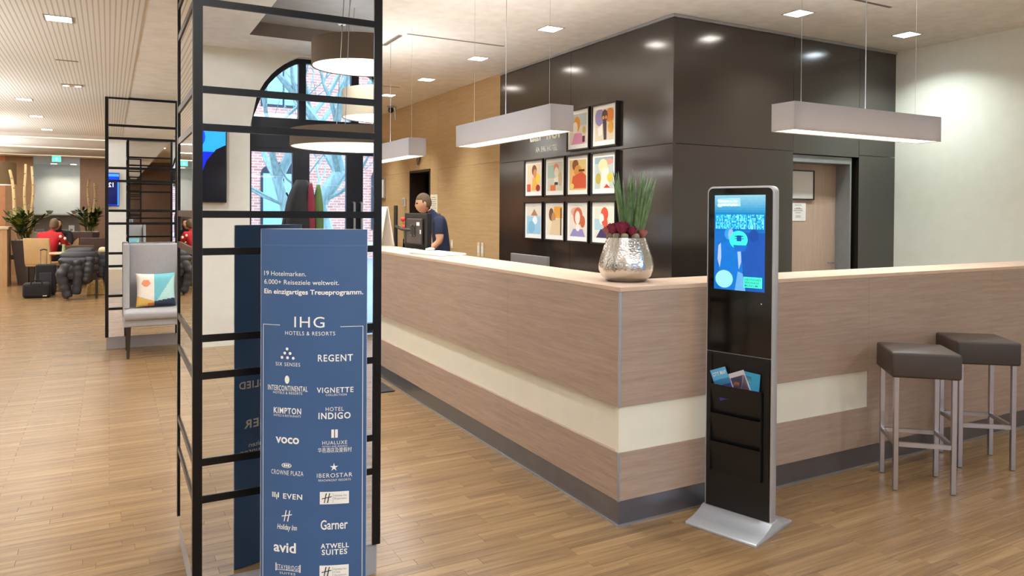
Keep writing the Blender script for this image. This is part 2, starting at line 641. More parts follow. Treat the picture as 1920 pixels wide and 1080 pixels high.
# ------------------------------------------------------------------ ROOM SHELL
def rect_list_floor():
    # planks are separate pieces in the near field; the slab under them lies lower
    px0, px1, py0, py1 = -1.25, 7.5, 1.35, 4.59
    b = MB()
    X0, X1, Y0, Y1 = -5.0, 7.6, -2.807, 24.0
    for (a, c, d, e, z) in ((X0, X1, Y0, py0, 0), (X0, X1, py1, Y1, 0), (X0, px0, py0, py1, 0), (px1, X1, py0, py1, 0), (px0, px1, py0, py1, -0.012)):
        b.box(a, c if False else d, -0.08, c, e, z)
    return b, (px0, px1, py0, py1)
fb, PR = rect_list_floor()
floor = struct(fb.build('floor', M_FLOOR), 'warm oak strip floor of the lobby')

PWD = 0.06
plank_meshes = {}
def plank_mesh(L):
    if L not in plank_meshes:
        b = MB(); b.box(0.0004, 0.0004, -0.0115, L - 0.0004, PWD - 0.0004, 0)
        plank_meshes[L] = b.mesh('plank', M_PLANK, bev=0.0006, seg=1)
    return plank_meshes[L]
rr_ = random.Random(3)
boards = []
for r in range(int(round((PR[3] - PR[2]) / PWD))):
    y = PR[2] + r * PWD
    x = PR[0]
    L = [0.15, 0.25, 0.35, 0.4, 0.5][rr_.randrange(5)]
    while x < PR[1] - 1e-6:
        L = min(L, round(PR[1] - x, 3))
        cx_, cy_ = x + L / 2, y + PWD / 2
        if L > 0:
            ang = math.degrees(math.atan2(cx_, cy_)) - 28.67
            dist = math.hypot(cx_, cy_)
            seen = abs(ang) < 34.5 and dist * math.cos(math.radians(ang)) > 3.0
            hid = (cy_ > 2.85 and cx_ > 2.1) or 0.28 < cx_ < 0.95 and cy_ > 2.95 or (cx_ < 0.3 and cy_ < 3.0)
            boards.append((0 if seen and not hid else 1, dist, x, y, L))
        x = round(x + L, 3)
        L = [0.5, 0.5, 0.4, 0.6][rr_.randrange(4)]
boards.sort()
rest = MB()
for k, (_, _, x, y, L) in enumerate(boards):
    if k < 300:
        link('plank', plank_mesh(L), floor, (x, y, rr_.uniform(-0.0003, 0)))
    else:
        g_ = int(rr_.random() * 255)
        rest.box(x + 0.0004, y + 0.0004, -0.0115, x + L - 0.0004, y + PWD - 0.0004, rr_.uniform(-0.0003, 0), 0, '%02x%02x%02x' % (g_, g_, g_))
rs = rest.build('planks', M_PLANKS, floor, fixn=False)
rs['kind'] = 'stuff'

struct(B(-4.95, 4.6, 0.0005, -1.6, 12.4, 0.01).build('floor_bounce_sheet', plain('pale_bounce_sheet', 'cfc8bd', 0.95, var=0.08, scale=80)), 'added pale floor sheet bouncing light up to the lowered ceiling')  # unseen pale sheet added to bounce light up to the lowered ceiling

# ceilings
cb = MB()
T = 0.25
RX0, RX1, RY0, RY1 = 1.25, 4.3, -2.04, 1.2
for (x0, x1, y0, y1) in ((-5.0, RX0, -2.807, 4.0), (RX0, 7.6, -2.807, RY0), (RX0, 7.6, RY1, 4.0), (RX1, 7.6, RY0, RY1), (0.95, 7.6, 4.0, 24.0)):
    cb.box(x0, y0, CEIL, x1, y1, CEIL + T)
hc_ = struct(cb.build('ceiling', M_WHITE), 'high white lobby ceiling with a sunken bay')
M_BAYP = plain('bay_grey', '9d9a98', 0.85)  # bay top set greyer than the ceiling, its sides darker taupe
M_BAYS = plain('bay_taupe', '7d736a', 0.85)
B(RX0, RY0, CEIL + 0.138, RX1, RY1, CEIL + T).build('bay_ceiling', M_BAYP, hc_)
e_ = 0.004
for q_ in ((RX0, RY0, RX1, RY0 + e_), (RX0, RY1 - e_, RX1, RY1), (RX0, RY0 + e_, RX0 + e_, RY1 - e_), (RX1 - e_, RY0 + e_, RX1, RY1 - e_)):
    B(q_[0], q_[1], CEIL, q_[2], q_[3], CEIL + 0.1375).build('bay_side', M_BAYS, hc_)
lb = MB()
lb.box(-5.0, 4.0, LOW, 0.95, 24.0, CEIL + T)
lowc = struct(lb.build('ceiling', M_WHITE), 'lowered white ceiling over the restaurant side')
lb2 = MB(); lb2.box(-4.6, 4.3, LOW - 0.006, 0.185, 13.9, LOW + 0.01)
lb2.build('slatted_panel', M_SLAT, lowc)

# outer walls
def arch_z(x, xc, hw, spring, top):
    return min(top, spring + math.sqrt(max(0, hw * hw - (x - xc) ** 2)))
WIN = (5.35, 2.3, -2.45)      # three arched openings in the street wall
HW, SPR, ATOP = 0.92, 2.43, 3.27
wb = MB()
YB, YBo = -2.807, -3.15
edges = sorted((c - HW, c + HW) for c in WIN)
x = -5.0
for a, b_ in edges:
    wb.box(x, YBo, 0, a, YB, CEIL)
    n = 24
    for i in range(n):
        u0 = a + (b_ - a) * i / n; u1 = a + (b_ - a) * (i + 1) / n
        z0 = arch_z(u0, (a + b_) / 2, HW, SPR, ATOP); z1 = arch_z(u1, (a + b_) / 2, HW, SPR, ATOP)
        wb.prism([(u0, z0), (u1, z1), (u1, CEIL), (u0, CEIL)], 'y', YBo, YB)
    x = b_
wb.box(x, YBo, 0, 7.6, YB, CEIL)
struct(wb.build('wall_back', M_CREAM), 'cream street wall with arched openings')
struct(B(7.6, -3.15, 0, 7.85, 8.7, CEIL).build('wall_right', M_WALLW), 'plain white wall right of the bar counter')
struct(B(-5.25, -3.15, 0, -5.0, 24.2, CEIL).build('wall_left', M_CREAM), 'cream wall on the far left')
struct(B(-5.0, 23.7, 0, 4.6, 24.0, CEIL).build('wall_far', M_WALLW), 'bright white wall behind the buffet')
# far brown wall slabs either side of the buffet opening
struct(B(-5.0, 20.4, 0, -2.09, 20.6, LOW).build('wall_peach', plain('peach_paint', 'd69a73', 0.8)), 'peach painted wall beside the brown panel')
struct(B(-2.09, 20.38, 0, -1.56, 20.6, LOW).build('wall_brown_left', plain('brown_panel', 'a07c5a', 0.6)), 'brown wall panel left of the buffet opening')
struct(B(-0.615, 20.38, 0, 4.6, 20.6, CEIL).build('wall_brown_right', plain('brown_panel_dark', '94745f', 0.6)), 'brown wall panel right of the buffet opening')
struct(B(-5.0, 20.4, LOW - 0.0, -1.56, 20.42, LOW + 0.01).build('trim_1', M_WHITE))

# black panelled core: left face at X=4.431, front face at Y=5.108
KX, KY, KE = 4.431, 5.108, 8.445
core = struct(MB().box(KX + 0.03, KY + 0.25, 0, 5.90, KE + 0.2, CEIL).box(7.05, KY + 0.25, 0, 7.6, KE + 0.2, CEIL)
              .box(5.90, KY + 0.36, 0, 7.05, KE + 0.2, CEIL).build('wall_core', M_DARK), 'dark core behind the reception panels')
G = 0.002
ZJ = 2.125
# left face panels
for (y0, y1) in ((KY, 6.78), (6.78, KE)):
    for (z0, z1) in ((0, ZJ), (ZJ, CEIL - 0.03)):
        B(KX, y0 + G + (0.0 if y0 > KY else 0.001), z0 + G, KX + 0.03, y1 - G, z1 - G).build('panel', M_BLACKW, core, bev=0.001, seg=1)
# front face panels, leaving the door opening 5.985..6.99 x 2.085
DX0, DX1, DZ = 5.985, 6.99, 2.10
for (x0, x1, z0, z1) in ((KX, DX0, 0, ZJ), (KX, DX0, ZJ, CEIL - 0.03), (DX0, DX1, DZ, CEIL - 0.03), (DX1, 7.6, 0, ZJ), (DX1, 7.6, ZJ, CEIL - 0.03)):
    xa = x0 + G if x0 > KX else KX + 0.031
    B(xa, KY, z0 + G, x1 - G, KY + 0.25, z1 - G).build('panel', M_BLACKW, core, bev=0.001, seg=1)
B(KX - 0.004, KY - 0.004, 0, KX + 0.031, KY + 0.002, CEIL - 0.03).build('corner_strip', M_BLACKW, core)
# ceiling shadow trim
struct(MB().box(KX - 0.012, KY - 0.012, CEIL - 0.03, KX + 0.03, KE, CEIL - 0.004).box(KX + 0.03, KY - 0.012, CEIL - 0.03, 7.6, KY + 0.03, CEIL - 0.004)
       .build('trim_2', M_ALU), 'thin silver trim under the ceiling of the black wall')
# door in the black wall
d1 = thing('door_1', 'beige wooden door in grey frame set into the black panelled wall', 'door', (0, 0, 0))
struct(d1)
del d1['category']
MB().box(DX0, KY + 0.02, DZ - 0.075, DX1 - 0.09, KY + 0.24, DZ - 0.006).box(DX1 - 0.115, KY + 0.02, 0, DX1 - 0.09, KY + 0.24, DZ - 0.075).build('frame', M_GREYF, d1)
B(DX1 - 0.09, KY + 0.10, 0, DX1 - 0.002, KY + 0.24, DZ - 0.006).build('reveal', M_BLACK, d1)
leaf = B(DX0 + 0.004, KY + 0.19, 0.01, DX1 - 0.117, KY + 0.23, DZ - 0.078).build('door_leaf', M_DOORW, d1)
MB().tube([(6.80, KY + 0.19, 0.98), (6.80, KY + 0.14, 0.98), (6.70, KY + 0.14, 0.98)], 0.009).build('handle', M_STEEL, leaf, smooth=True)
fr = thing('notice_board', 'thin black frame with blank white sheet on the beige door', 'frame', (6.28, KY + 0.19, 1.80))
MB().box(-0.235, -0.02, -0.155, 0.235, -0.001, -0.143).box(-0.235, -0.02, 0.143, 0.235, -0.001, 0.155).box(-0.235, -0.02, -0.143, -0.223, -0.001, 0.143).box(0.223, -0.02, -0.143, 0.235, -0.001, 0.143).build('frame', M_BLACK, fr)
B(-0.222, -0.011, -0.142, 0.222, -0.001, 0.142).build('sheet', M_PAPER, fr)
nt_ = thing('paper_notice', 'small white paper notice taped below the black frame on the door', 'notice', (6.285, KY + 0.19, 1.52))
B(-0.115, -0.004, -0.095, 0.115, -0.001, 0.095).build('sheet', M_PAPER, nt_)
M_GREYTXT = plain('grey_lettering', '8b8b88', 0.7)
pb = MB()
for z, w in ((0.07, 0.05), (0.04, 0.03), (0.03, 0.06), (0.012, 0.07), (-0.01, 0.04), (-0.04, 0.035), (-0.055, 0.04)):
    pb.box(-w, -0.0052, z - 0.0025, w, -0.0045, z + 0.0025)
pb.build('printed_lines', M_GREYTXT, nt_)

# beige veneered wall with a doorway
wv = struct(B(KX + 0.03, KE + 0.2, 0, KX + 0.28, 10.79, CEIL).box(KX + 0.03, 11.68, 0, KX + 0.28, 20.4, CEIL).box(KX + 0.03, 10.79, 2.17, KX + 0.28, 11.68, CEIL)
            .build('wall_veneer', M_DARK), 'veneered wall behind reception')
for (y0, y1, zs) in ((KE, 10.47, (0, 2.149, CEIL)), (10.47, 10.79, (0, CEIL)), (10.79, 11.68, (2.17, CEIL)), (11.68, 13.3, (0, 2.149, CEIL)), (13.3, 16.0, (0, CEIL)), (16.0, 20.38, (0, CEIL))):
    for z0, z1 in zip(zs[:-1], zs[1:]):
        B(KX, y0 + 0.0015, z0 + 0.0015, KX + 0.03, y1 - 0.0015, z1 - 0.0015).build('panel', M_WOODW, wv)
d2 = thing('door_2', 'open doorway with dark room behind the receptionist', 'door'); struct(d2); del d2['category']
MB().box(KX - 0.012, 10.79, 0, KX + 0.27, 10.815, 2.17).box(KX - 0.012, 11.655, 0, KX + 0.27, 11.68, 2.17).box(KX - 0.012, 10.815, 2.13, KX + 0.27, 11.655, 2.17).build('frame', M_DKWOOD, d2)
B(KX + 0.28, 10.82, 0.005, KX + 1.13, 10.86, 2.12).build('door_leaf', plain('grey_door', '77756f', 0.5), d2)
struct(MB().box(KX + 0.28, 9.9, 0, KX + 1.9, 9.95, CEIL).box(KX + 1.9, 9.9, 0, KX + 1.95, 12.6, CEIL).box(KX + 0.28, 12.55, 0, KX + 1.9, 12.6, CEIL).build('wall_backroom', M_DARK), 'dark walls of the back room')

# skirting
struct(MB().box(-4.99, YB, 0, 1.36, YB + 0.015, 0.08).box(3.24, YB, 0, 4.41, YB + 0.015, 0.08).build('baseboard_back', M_WALLW), 'white skirting of the street wall')

# ------------------------------------------------------------------ street windows
def arched_window(name, xc):
    w = thing(name, 'tall arched glazed entrance with dark navy frame', 'window', (xc, YB - 0.15, 0))
    struct(w); del w['category']
    t = 0.07
    f = MB()
    def bar(x0, x1, z0, z1, y=t / 2):
        f.box(x0, -y, z0, x1, y, z1)
    n = 24
    pts = [(-HW + 2 * HW * i / n) for i in range(n + 1)]
    for i in range(n):
        a0, a1 = pts[i], pts[i + 1]
        z0, z1 = arch_z(a0, 0, HW, SPR, ATOP), arch_z(a1, 0, HW, SPR, ATOP)
        k = 0.055
        r = HW - k
        b0 = min(ATOP - 0.05, SPR + math.sqrt(max(0, r * r - min(abs(a0), r) ** 2)))
        b1 = min(ATOP - 0.05, SPR + math.sqrt(max(0, r * r - min(abs(a1), r) ** 2)))
        f.prism([(a0, z0), (a0, b0), (a1, b1), (a1, z1)], 'y', -t / 2, t / 2)
    bar(-HW, -HW + 0.035, 0, SPR); bar(HW - 0.035, HW, 0, SPR)
    bar(-HW + 0.035, HW - 0.035, 2.218, 2.566)
    for (a, c) in ((-0.361, -0.276), (0.266, 0.358)):
        bar(a, c, 2.566, 3.22)
    f.build('frame', M_NAVY, w)
    d = MB()
    for (a, c) in ((-0.426, -0.231), (0.211, 0.416)):
        d.box(a, -0.03, 0, c, 0.03, 2.218)
    for (a, c) in ((-0.885, -0.426), (-0.231, 0.211), (0.416, 0.885)):
        d.box(a, -0.03, 0, c, 0.03, 0.12); d.box(a, -0.03, 2.17, c, 0.03, 2.218)
    dl = d.build('door_stiles', M_NAVY, w)
    for xh in (0.297, 0.389, -0.30):
        MB().tube([(xh, 0.03, 1.0), (xh, 0.075, 1.0), (xh, 0.075, 1.6), (xh, 0.03, 1.6)], 0.016, 8).build('handle', M_STEEL, dl, smooth=True)
    for (a, c) in ((-0.885, -0.426), (-0.231, 0.211), (0.416, 0.885)):
        B(a, -0.004, 0.12, c, 0.004, 2.17).build('pane', M_GLASS, w)
    # upper lights, following the arch
    for (a, c) in ((-0.86, -0.361), (-0.276, 0.266), (0.358, 0.86)):
        m = 10
        top = [(a + (c - a) * i / m, min(ATOP - 0.05, SPR + math.sqrt(max(0.0001, (HW - 0.05) ** 2 - (a + (c - a) * i / m) ** 2)))) for i in range(m + 1)]
        MB().prism([(a, 2.566), (c, 2.566)] + [p for p in reversed(top) if p[1] > 2.57], 'y', -0.004, 0.004).build('pane', M_GLASS, w)
    return w
for i, xc in enumerate(WIN):
    arched_window('window_%d' % (i + 1), xc)
    pl = bpy.data.lights.new('window_portal', 'AREA')
    pl.shape = 'RECTANGLE'; pl.size = 1.84; pl.size_y = 3.3
    pl.cycles.is_portal = True
    po = bpy.data.objects.new('window_portal', pl); COL.objects.link(po)
    po.location = (xc, YBo - 0.03, 1.65); po.rotation_euler = (PI / 2, 0, 0)

# street outside
struct(B(-30, -40, -0.3, 40, YBo - 0.001, -0.02).build('street', plain('street_paving', '8e8a84', 0.9)), 'grey street paving outside')
fac = thing('brick_building', 'red brick building across the street seen through the glass doors', 'building', (0, -17, 0))
B(-30, -1, -0.02, 9.8, 0, 7.6).build('wall', M_BRICK, fac)
M_FWIN = plain('facade_window', '8db4c8', 0.15)
wpane = None
for k in range(-4, 3):
    for z in (0.9, 4.6):
        x = k * 3.4 + 1.2
        pts = [(x - 0.65, z), (x + 0.65, z), (x + 0.65, z + 1.7)] + [(x + 0.65 * math.cos(a * PI / 8), z + 1.7 + 0.35 * math.sin(a * PI / 8)) for a in range(1, 8)] + [(x - 0.65, z + 1.7)]
        wo = MB().prism(pts, 'y', -0.01, 0.03).build('window', M_NAVY, fac)
        B(x - 0.58, 0.03, z + 0.07, x - 0.03, 0.035, z + 1.7).box(x + 0.03, 0.03, z + 0.07, x + 0.58, 0.035, z + 1.7).build('pane', M_FWIN, wo)
MB().box(-30, 0, 3.75, 9.8, 0.12, 3.95).box(-30, 0, 0.35, 9.8, 0.06, 0.5).build('string_course', plain('pale_stone', 'c9b6a6', 0.9), fac)

def bare_tree(label, loc, seed, h, r):
    rnd = random.Random(seed)
    t = thing('bare_tree', label, 'tree', loc, 0, 'street trees outside the entrance')
    tr = MB()
    pts = [Vector((0, 0, -0.02))]
    for i in range(1, 6):
        pts.append(Vector((rnd.uniform(-0.06, 0.06) * i, rnd.uniform(-0.06, 0.06) * i, h * 0.42 * i / 5)))
    rad = [r * (1.35 if i == 0 else 1 - 0.07 * i) for i in range(6)]
    tr.tube(pts, rad, 10)
    tr.build('trunk', M_BARK, t, smooth=True)
    bb = MB()
    def grow(p, d, L, r0, lvl):
        q = [p]
        dd = d.copy()
        for i in range(4):
            dd = (dd + Vector((rnd.uniform(-0.25, 0.25), rnd.uniform(-0.25, 0.25), rnd.uniform(-0.05, 0.2)))).normalized()
            q.append(q[-1] + dd * L / 4)
        bb.tube(q, [r0 * (1 - 0.18 * i) for i in range(5)], 6 if lvl < 2 else 4)
        if lvl < 3:
            for k in range(3 if lvl < 2 else 2):
                nd = (dd + Vector((rnd.uniform(-0.9, 0.9), rnd.uniform(-0.9, 0.9), rnd.uniform(-0.1, 0.5)))).normalized()
                grow(q[2 + k % 3], nd, L * 0.68, r0 * 0.45, lvl + 1)
    for k in range(5):
        a = 2 * PI * k / 5 + rnd.random()
        grow(pts[-1 - (k % 2)], Vector((math.cos(a) * 0.7, math.sin(a) * 0.7, 0.8)).normalized(), h * 0.34, r * 0.55, 0)
    for k in range(3):
        a = rnd.uniform(0, 2 * PI)
        grow(pts[3], Vector((math.cos(a), math.sin(a), 0.25)).normalized(), h * 0.3, r * 0.22, 1)
    bb.build('branches', M_BARK, t, smooth=True)
bare_tree('thick bare tree outside the middle glass door', (3.6, -8.0, -0.02), 4, 6.6, 0.2)
bare_tree('slimmer bare tree outside left of the thick one', (3.15, -9.6, -0.02), 11, 6.4, 0.15)

# ------------------------------------------------------------------ RECEPTION COUNTER
CX, CY, CH = 2.13, 2.82, 1.144
CYE, CXE = 9.4, 7.596
DL, DF = 0.40, 0.31           # depth of the left run and of the front run
ct = thing('reception_counter', 'long L-shaped wood-veneer reception counter with cream band and dark plinth', 'counter', (CX, CY, 0))
def L_prism(o, z0, z1):
    """L-shaped ring following the counter outline, inset by o from the outer faces"""
    return MB().prism([(o, o), (CXE - CX, o), (CXE - CX, DF), (DL, DF), (DL, CYE - CY), (o, CYE - CY)], 'z', z0, z1)
L_prism(0.03, 0.0, CH - 0.024).build('carcass', M_DARK, ct)
L_prism(0.0, CH - 0.022, CH).build('worktop', M_TOP, ct, bev=0.0015, seg=1)
xb = 3.967 - CX
ZB0, ZB1 = 0.352, 0.570
def cpanel(name, m, x0, y0, z0, x1, y1, z1, **k):
    return B(x0, y0, z0, x1, y1, z1).build(name, m, ct, **k)
ys = [0.003, 1.12, 2.42, 3.72, 5.02, CYE - CY]
for a, b_ in zip(ys[:-1], ys[1:]):
    cpanel('upper_panel', M_COUNTER, 0, a + 0.0006, ZB1, 0.028, b_ - 0.0006, CH - 0.0225)
    cpanel('lower_panel', M_COUNTER, 0, a + 0.0006, 0.121, 0.028, b_ - 0.0006, ZB0)
cpanel('cream_band', M_BAND, 0.018, 0.018, ZB0, 0.0295, CYE - CY, ZB1)
xs_ = [0.003, xb, xb + 1.3, xb + 2.6, CXE - CX]
for i, (a, b_) in enumerate(zip(xs_[:-1], xs_[1:])):
    cpanel('upper_panel', M_COUNTER, a + 0.0006, 0, ZB1 if i == 0 else 0.121, b_ - 0.0006, 0.028, CH - 0.0225)
    if i == 0:
        cpanel('lower_panel', M_COUNTER, a + 0.0006, 0, 0.121, b_ - 0.0006, 0.028, ZB0)
cpanel('cream_band', M_BAND, 0.003, 0.006, ZB0, xb, 0.0295, ZB1)
for (z0, z1) in ((0.121, ZB0), (ZB1, CH - 0.0225)):
    cpanel('corner_trim', M_ALU, -0.004, -0.004, z0, 0.0055, 0.0055, z1)
L_prism(0.004, 0.0, 0.119).build('plinth', M_PLINTH, ct)
MB().box(-0.002, -0.002, 0, 0.004, CYE - CY, 0.008).box(0.004, -0.002, 0, CXE - CX, 0.004, 0.008).build('floor_strip', M_ALU, ct)

dk = thing('staff_desk', 'low staff desk behind the reception counter', 'desk', (0, 0, 0))
B(2.54, 3.4, 0.70, 3.15, 9.2, 0.735).build('desk_top', M_TOP, dk)
for y in (3.45, 6.3, 9.15):
    B(2.56, y - 0.015, 0, 3.1, y + 0.015, 0.70).build('side_panel', M_COUNTER, dk)

# ------------------------------------------------------------------ MIRROR COLUMNS
RAILS = []
for k in range(7):
    for z in (0.4305, 0.5685):
        RAILS.append(z + 0.4575 * k)
def mirror_column(name, label, x0, y0, w, ztop):
    c = thing(name, label, 'column', (x0 + w / 2, y0 + w / 2, 0), 0, 'mirror-clad lobby columns')
    h = w / 2
    B(-h + 0.02, -h + 0.02, 0, h - 0.02, h - 0.02, ztop).build('core', M_DARK, c)
    B(-h + 0.012, -h + 0.012, 0, h - 0.012, h - 0.012, 0.128).build('plinth', M_STONE, c)
    # four mirror faces
    e = 0.006
    for k, (a0, b0, a1, b1) in enumerate(((-h + e, -h + e, h - e, -h + 0.019), (-h + e, h - 0.019, h - e, h - e), (-h + e, -h + 0.0195, -h + 0.019, h - 0.0195), (h - 0.019, -h + 0.0195, h - e, h - 0.0195))):
        B(a0, b0, 0.128, a1, b1, ztop).build('mirror', M_MIRROR, c)
    p = 0.033
    for sx in (-1, 1):
        for sy in (-1, 1):
            xo, yo = sx * h, sy * h
            MB().prism([(xo, yo), (xo - sx * p, yo), (xo - sx * p, yo - sy * e), (xo - sx * e, yo - sy * e), (xo - sx * e, yo - sy * p), (xo, yo - sy * p)], 'z', 0.126, ztop).build('post', M_RAIL, c)
    for z in RAILS + [ztop - 0.013]:
        if z > ztop - 0.01:
            continue
        a, b_ = z - 0.0133, z + 0.0133
        f = h - 0.0335
        d = 0.0045
        for (q) in ((-f, -h + e - d, f, -h + e), (-f, h - e, f, h - e + d), (-h + e - d, -f, -h + e, f), (h - e, -f, h - e + d, f)):
            B(q[0], q[1], a, q[2], q[3], b_).build('rail', M_RAIL, c)
    return c
mirror_column('mirror_column', 'near mirror-clad square column with black ladder frame behind the navy sign', 0.267, 2.912, 0.715, CEIL)
mirror_column('mirror_column', 'distant mirror-clad column with black ladder frame behind the grey armchair', -0.04, 8.968, 0.715, LOW)

# ------------------------------------------------------------------ NAVY LENS-SHAPED SIGN
SW, SH = 0.365, 1.437
SAG = 0.035
al = math.radians(30.5)
sign = thing('display_sign', 'navy curved cardboard display sign listing hotel brands in white', 'sign', (0.6117, 2.5211, 0), -al)
def sagf(u):                        # bulge of the front sheet at |u| <= SW/2
    return SAG * (1 - (2 * u / SW) ** 2)
nS = 20
for nm, sg in (('front_sheet', -1), ('back_sheet', 1)):
    b = MB()
    b.grid(lambda i, j: ((i - 0.5) * SW, sg * (0.001 + sagf((i - 0.5) * SW)), 0.002 + j * (SH - 0.002)), nS, 1)
    b.grid(lambda i, j: ((i - 0.5) * SW, sg * (-0.0015 + sagf((i - 0.5) * SW)), 0.002 + j * (SH - 0.002)), nS, 1, 1)
    b.build(nm, [M_SIGN, M_PAPER], sign, smooth=True, fixn=False)
outl = [((i / nS - 0.5) * SW * 0.99, -sagf((i / nS - 0.5) * SW) + 0.002) for i in range(nS + 1)] + [((0.5 - i / nS) * SW * 0.99, sagf((0.5 - i / nS) * SW) - 0.002) for i in range(1, nS)]
MB().prism(outl, 'z', SH - 0.004, SH - 0.001).build('top_cap', M_PAPER, sign)

def wrap(me, u, v, side=-1, lift=0.0021):
    """lay a flat XY mesh onto the bulged sheet; u = left edge, v = baseline"""
    for p in me.vertices:
        x, y = p.co.x + u, p.co.y + v
        if side < 0:
            p.co = (x, -(sagf(x) + lift), y)
        else:
            p.co = (-x, sagf(x) + lift, y)
    return me
def sign_text(t, u0, u1, v0, h, st, side=-1):
    bold = {0: 0.0, 1: 0.022, 2: 0.012, 3: 0.012}[st]
    me = text_mesh(t, u1 - u0, h, bold, 0.25 if st == 3 else 0.0)
    if len(me.vertices) == 0:
        return
    wrap(me, u0, v0, side)
    me.materials.append(M_TEXTW)
    link('lettering', me, sign)
for a in (
    ('19 Hotelmarken.', -0.1687, -0.0162, 1.2788, 0.0165, 0), ('6.000+ Reiseziele weltweit.', -0.1686, 0.0937, 1.2502, 0.0165, 0),
    ('Ein einzigartiges Treueprogramm.', -0.1685, 0.1706, 1.2179, 0.0165, 1), ('IHG', -0.0561, 0.0466, 1.1068, 0.0382, 0),
    ('HOTELS & RESORTS', -0.0890, 0.0816, 1.0804, 0.0136, 0), ('SIX SENSES', -0.1237, -0.0354, 0.9746, 0.0128, 0),
    ('REGENT', 0.0251, 0.1386, 0.9931, 0.0237, 2), ('INTERCONTINENTAL', -0.1530, -0.0094, 0.8906, 0.0183, 2),
    ('HOTELS & RESORTS', -0.1326, -0.0278, 0.8796, 0.0085, 0), ('VIGNETTE', 0.0218, 0.1409, 0.8874, 0.0182, 2),
    ('COLLECTION', 0.0512, 0.1190, 0.8765, 0.0073, 0), ('KIMPTON', -0.1306, -0.0312, 0.8138, 0.0201, 1),
    ('HOTELS & RESTAURANTS', -0.1306, -0.0330, 0.8028, 0.0073, 0), ('HOTEL', 0.0514, 0.1100, 0.8254, 0.0137, 0),
    ('INDIGO', 0.0276, 0.1321, 0.7989, 0.0219, 1), ('voco', -0.1230, -0.0383, 0.7132, 0.0238, 1),
    ('HUALUXE', 0.0408, 0.1215, 0.7123, 0.0128, 0), ('HOTELS AND RESORTS', 0.0408, 0.1215, 0.7031, 0.0055, 0),
    ('华邑酒店及度假村', 0.0262, 0.1362, 0.6867, 0.0128, 0), ('CROWNE PLAZA', -0.1393, -0.0232, 0.6052, 0.0165, 0),
    ('IBEROSTAR', 0.0228, 0.1384, 0.6008, 0.0146, 0), ('BEACHFRONT RESORTS', 0.0284, 0.1330, 0.5880, 0.0073, 0),
    ('EVEN', -0.0948, -0.0266, 0.5250, 0.0183, 1), ('Holiday Inn', -0.1166, -0.0447, 0.4200, 0.0183, 3),
    ('Garner', 0.0362, 0.1244, 0.4251, 0.0330, 2), ('avid', -0.1294, -0.0482, 0.3428, 0.0349, 1),
    ('ATWELL', 0.0365, 0.1283, 0.3611, 0.0165, 1), ('SUITES', 0.0403, 0.1229, 0.3391, 0.0183, 1),
    ('STAYBRIDGE', -0.1178, -0.0354, 0.2834, 0.0164, 0), ('SUITES', -0.1070, -0.0497, 0.2677, 0.0073, 0)):
    sign_text(*a)
# text on the side turned to the mirror: flush right, as its reflection shows
for t, uend, w, v, h, st in (('MITGLIED', 0.165, 0.185, 0.752, 0.031, 1), ('BESSER', 0.145, 0.185, 0.585, 0.036, 1),
                             ('Vorteile erhalten', 0.125, 0.21, 0.503, 0.02, 0), ('Punkte, darunter', 0.160, 0.26, 0.478, 0.02, 0), ('Reservation', 0.072, 0.15, 0.378, 0.018, 0)):
    sign_text(t, uend - w, uend, v, h, st, 1)

def sign_flat(name, polys, mat=None):
    b = MB()
    for p in polys:
        b.poly([(x, -(sagf(x) + 0.0032), z) for x, z in p])
    return b.build(name, mat or M_TEXTW, sign, fixn=False)
def disc(x, z, rx, rz=None, n=16):
    rz = rz or rx
    return [(x + rx * math.cos(2 * PI * k / n), z + rz * math.sin(2 * PI * k / n)) for k in range(n)]
def q(x0, z0, x1, z1):
    return [(x0, z0), (x1, z0), (x1, z1), (x0, z1)]
lw = 0.0009
sign_flat('border_line', [q(-0.172, 0.01, -0.172 + 2 * lw, 1.1135), q(0.1695, 0.01, 0.1695 + 2 * lw, 1.1105)])
sign_flat('border_line', [q(-0.172, 1.1115, -0.1075, 1.1133), q(0.098, 1.1087, 0.1712, 1.1105)])
sign_flat('dot_emblem', [disc(x, z, 0.0050) for x, z in ((-0.0815, 1.0329), (-0.0898, 1.0185), (-0.0705, 1.018), (-0.0998, 1.0035), (-0.0796, 1.0031), (-0.0594, 1.0022))])
sign_flat('oval_emblem', [disc(-0.0812, 0.9289, 0.0085, 0.014)])
sign_flat('gate_emblem', [q(0.0705, 0.735, 0.0795, 0.763), q(0.0825, 0.735, 0.0915, 0.763)])
sign_flat('crown_emblem', [[(x0, z0), (x1, z1), (x2, z2), (x3, z3)] for k in range(20) for ((x0, z0), (x1, z1), (x2, z2), (x3, z3)) in
          [tuple((-0.0822 + s * 0.018 * math.cos(a), 0.6383 + s * 0.0085 * math.sin(a)) for s, a in ((1, 2 * PI * k / 20), (1, 2 * PI * (k + 1) / 20), (0.82, 2 * PI * (k + 1) / 20), (0.82, 2 * PI * k / 20)))]]
          + [q(-0.0925, 0.634, -0.0865, 0.6425), q(-0.0852, 0.634, -0.0792, 0.6425), q(-0.0779, 0.634, -0.0719, 0.6425)])
st_ = []
for k in range(5):
    a = PI / 2 + 2 * PI * k / 5
    st_.append([(0.0796, 0.6353), (0.0796 + 0.005 * math.cos(a - PI / 5), 0.6353 + 0.005 * math.sin(a - PI / 5)), (0.0796 + 0.0145 * math.cos(a), 0.6353 + 0.0145 * math.sin(a)), (0.0796 + 0.005 * math.cos(a + PI / 5), 0.6353 + 0.005 * math.sin(a + PI / 5))])
sign_flat('star_emblem', st_)
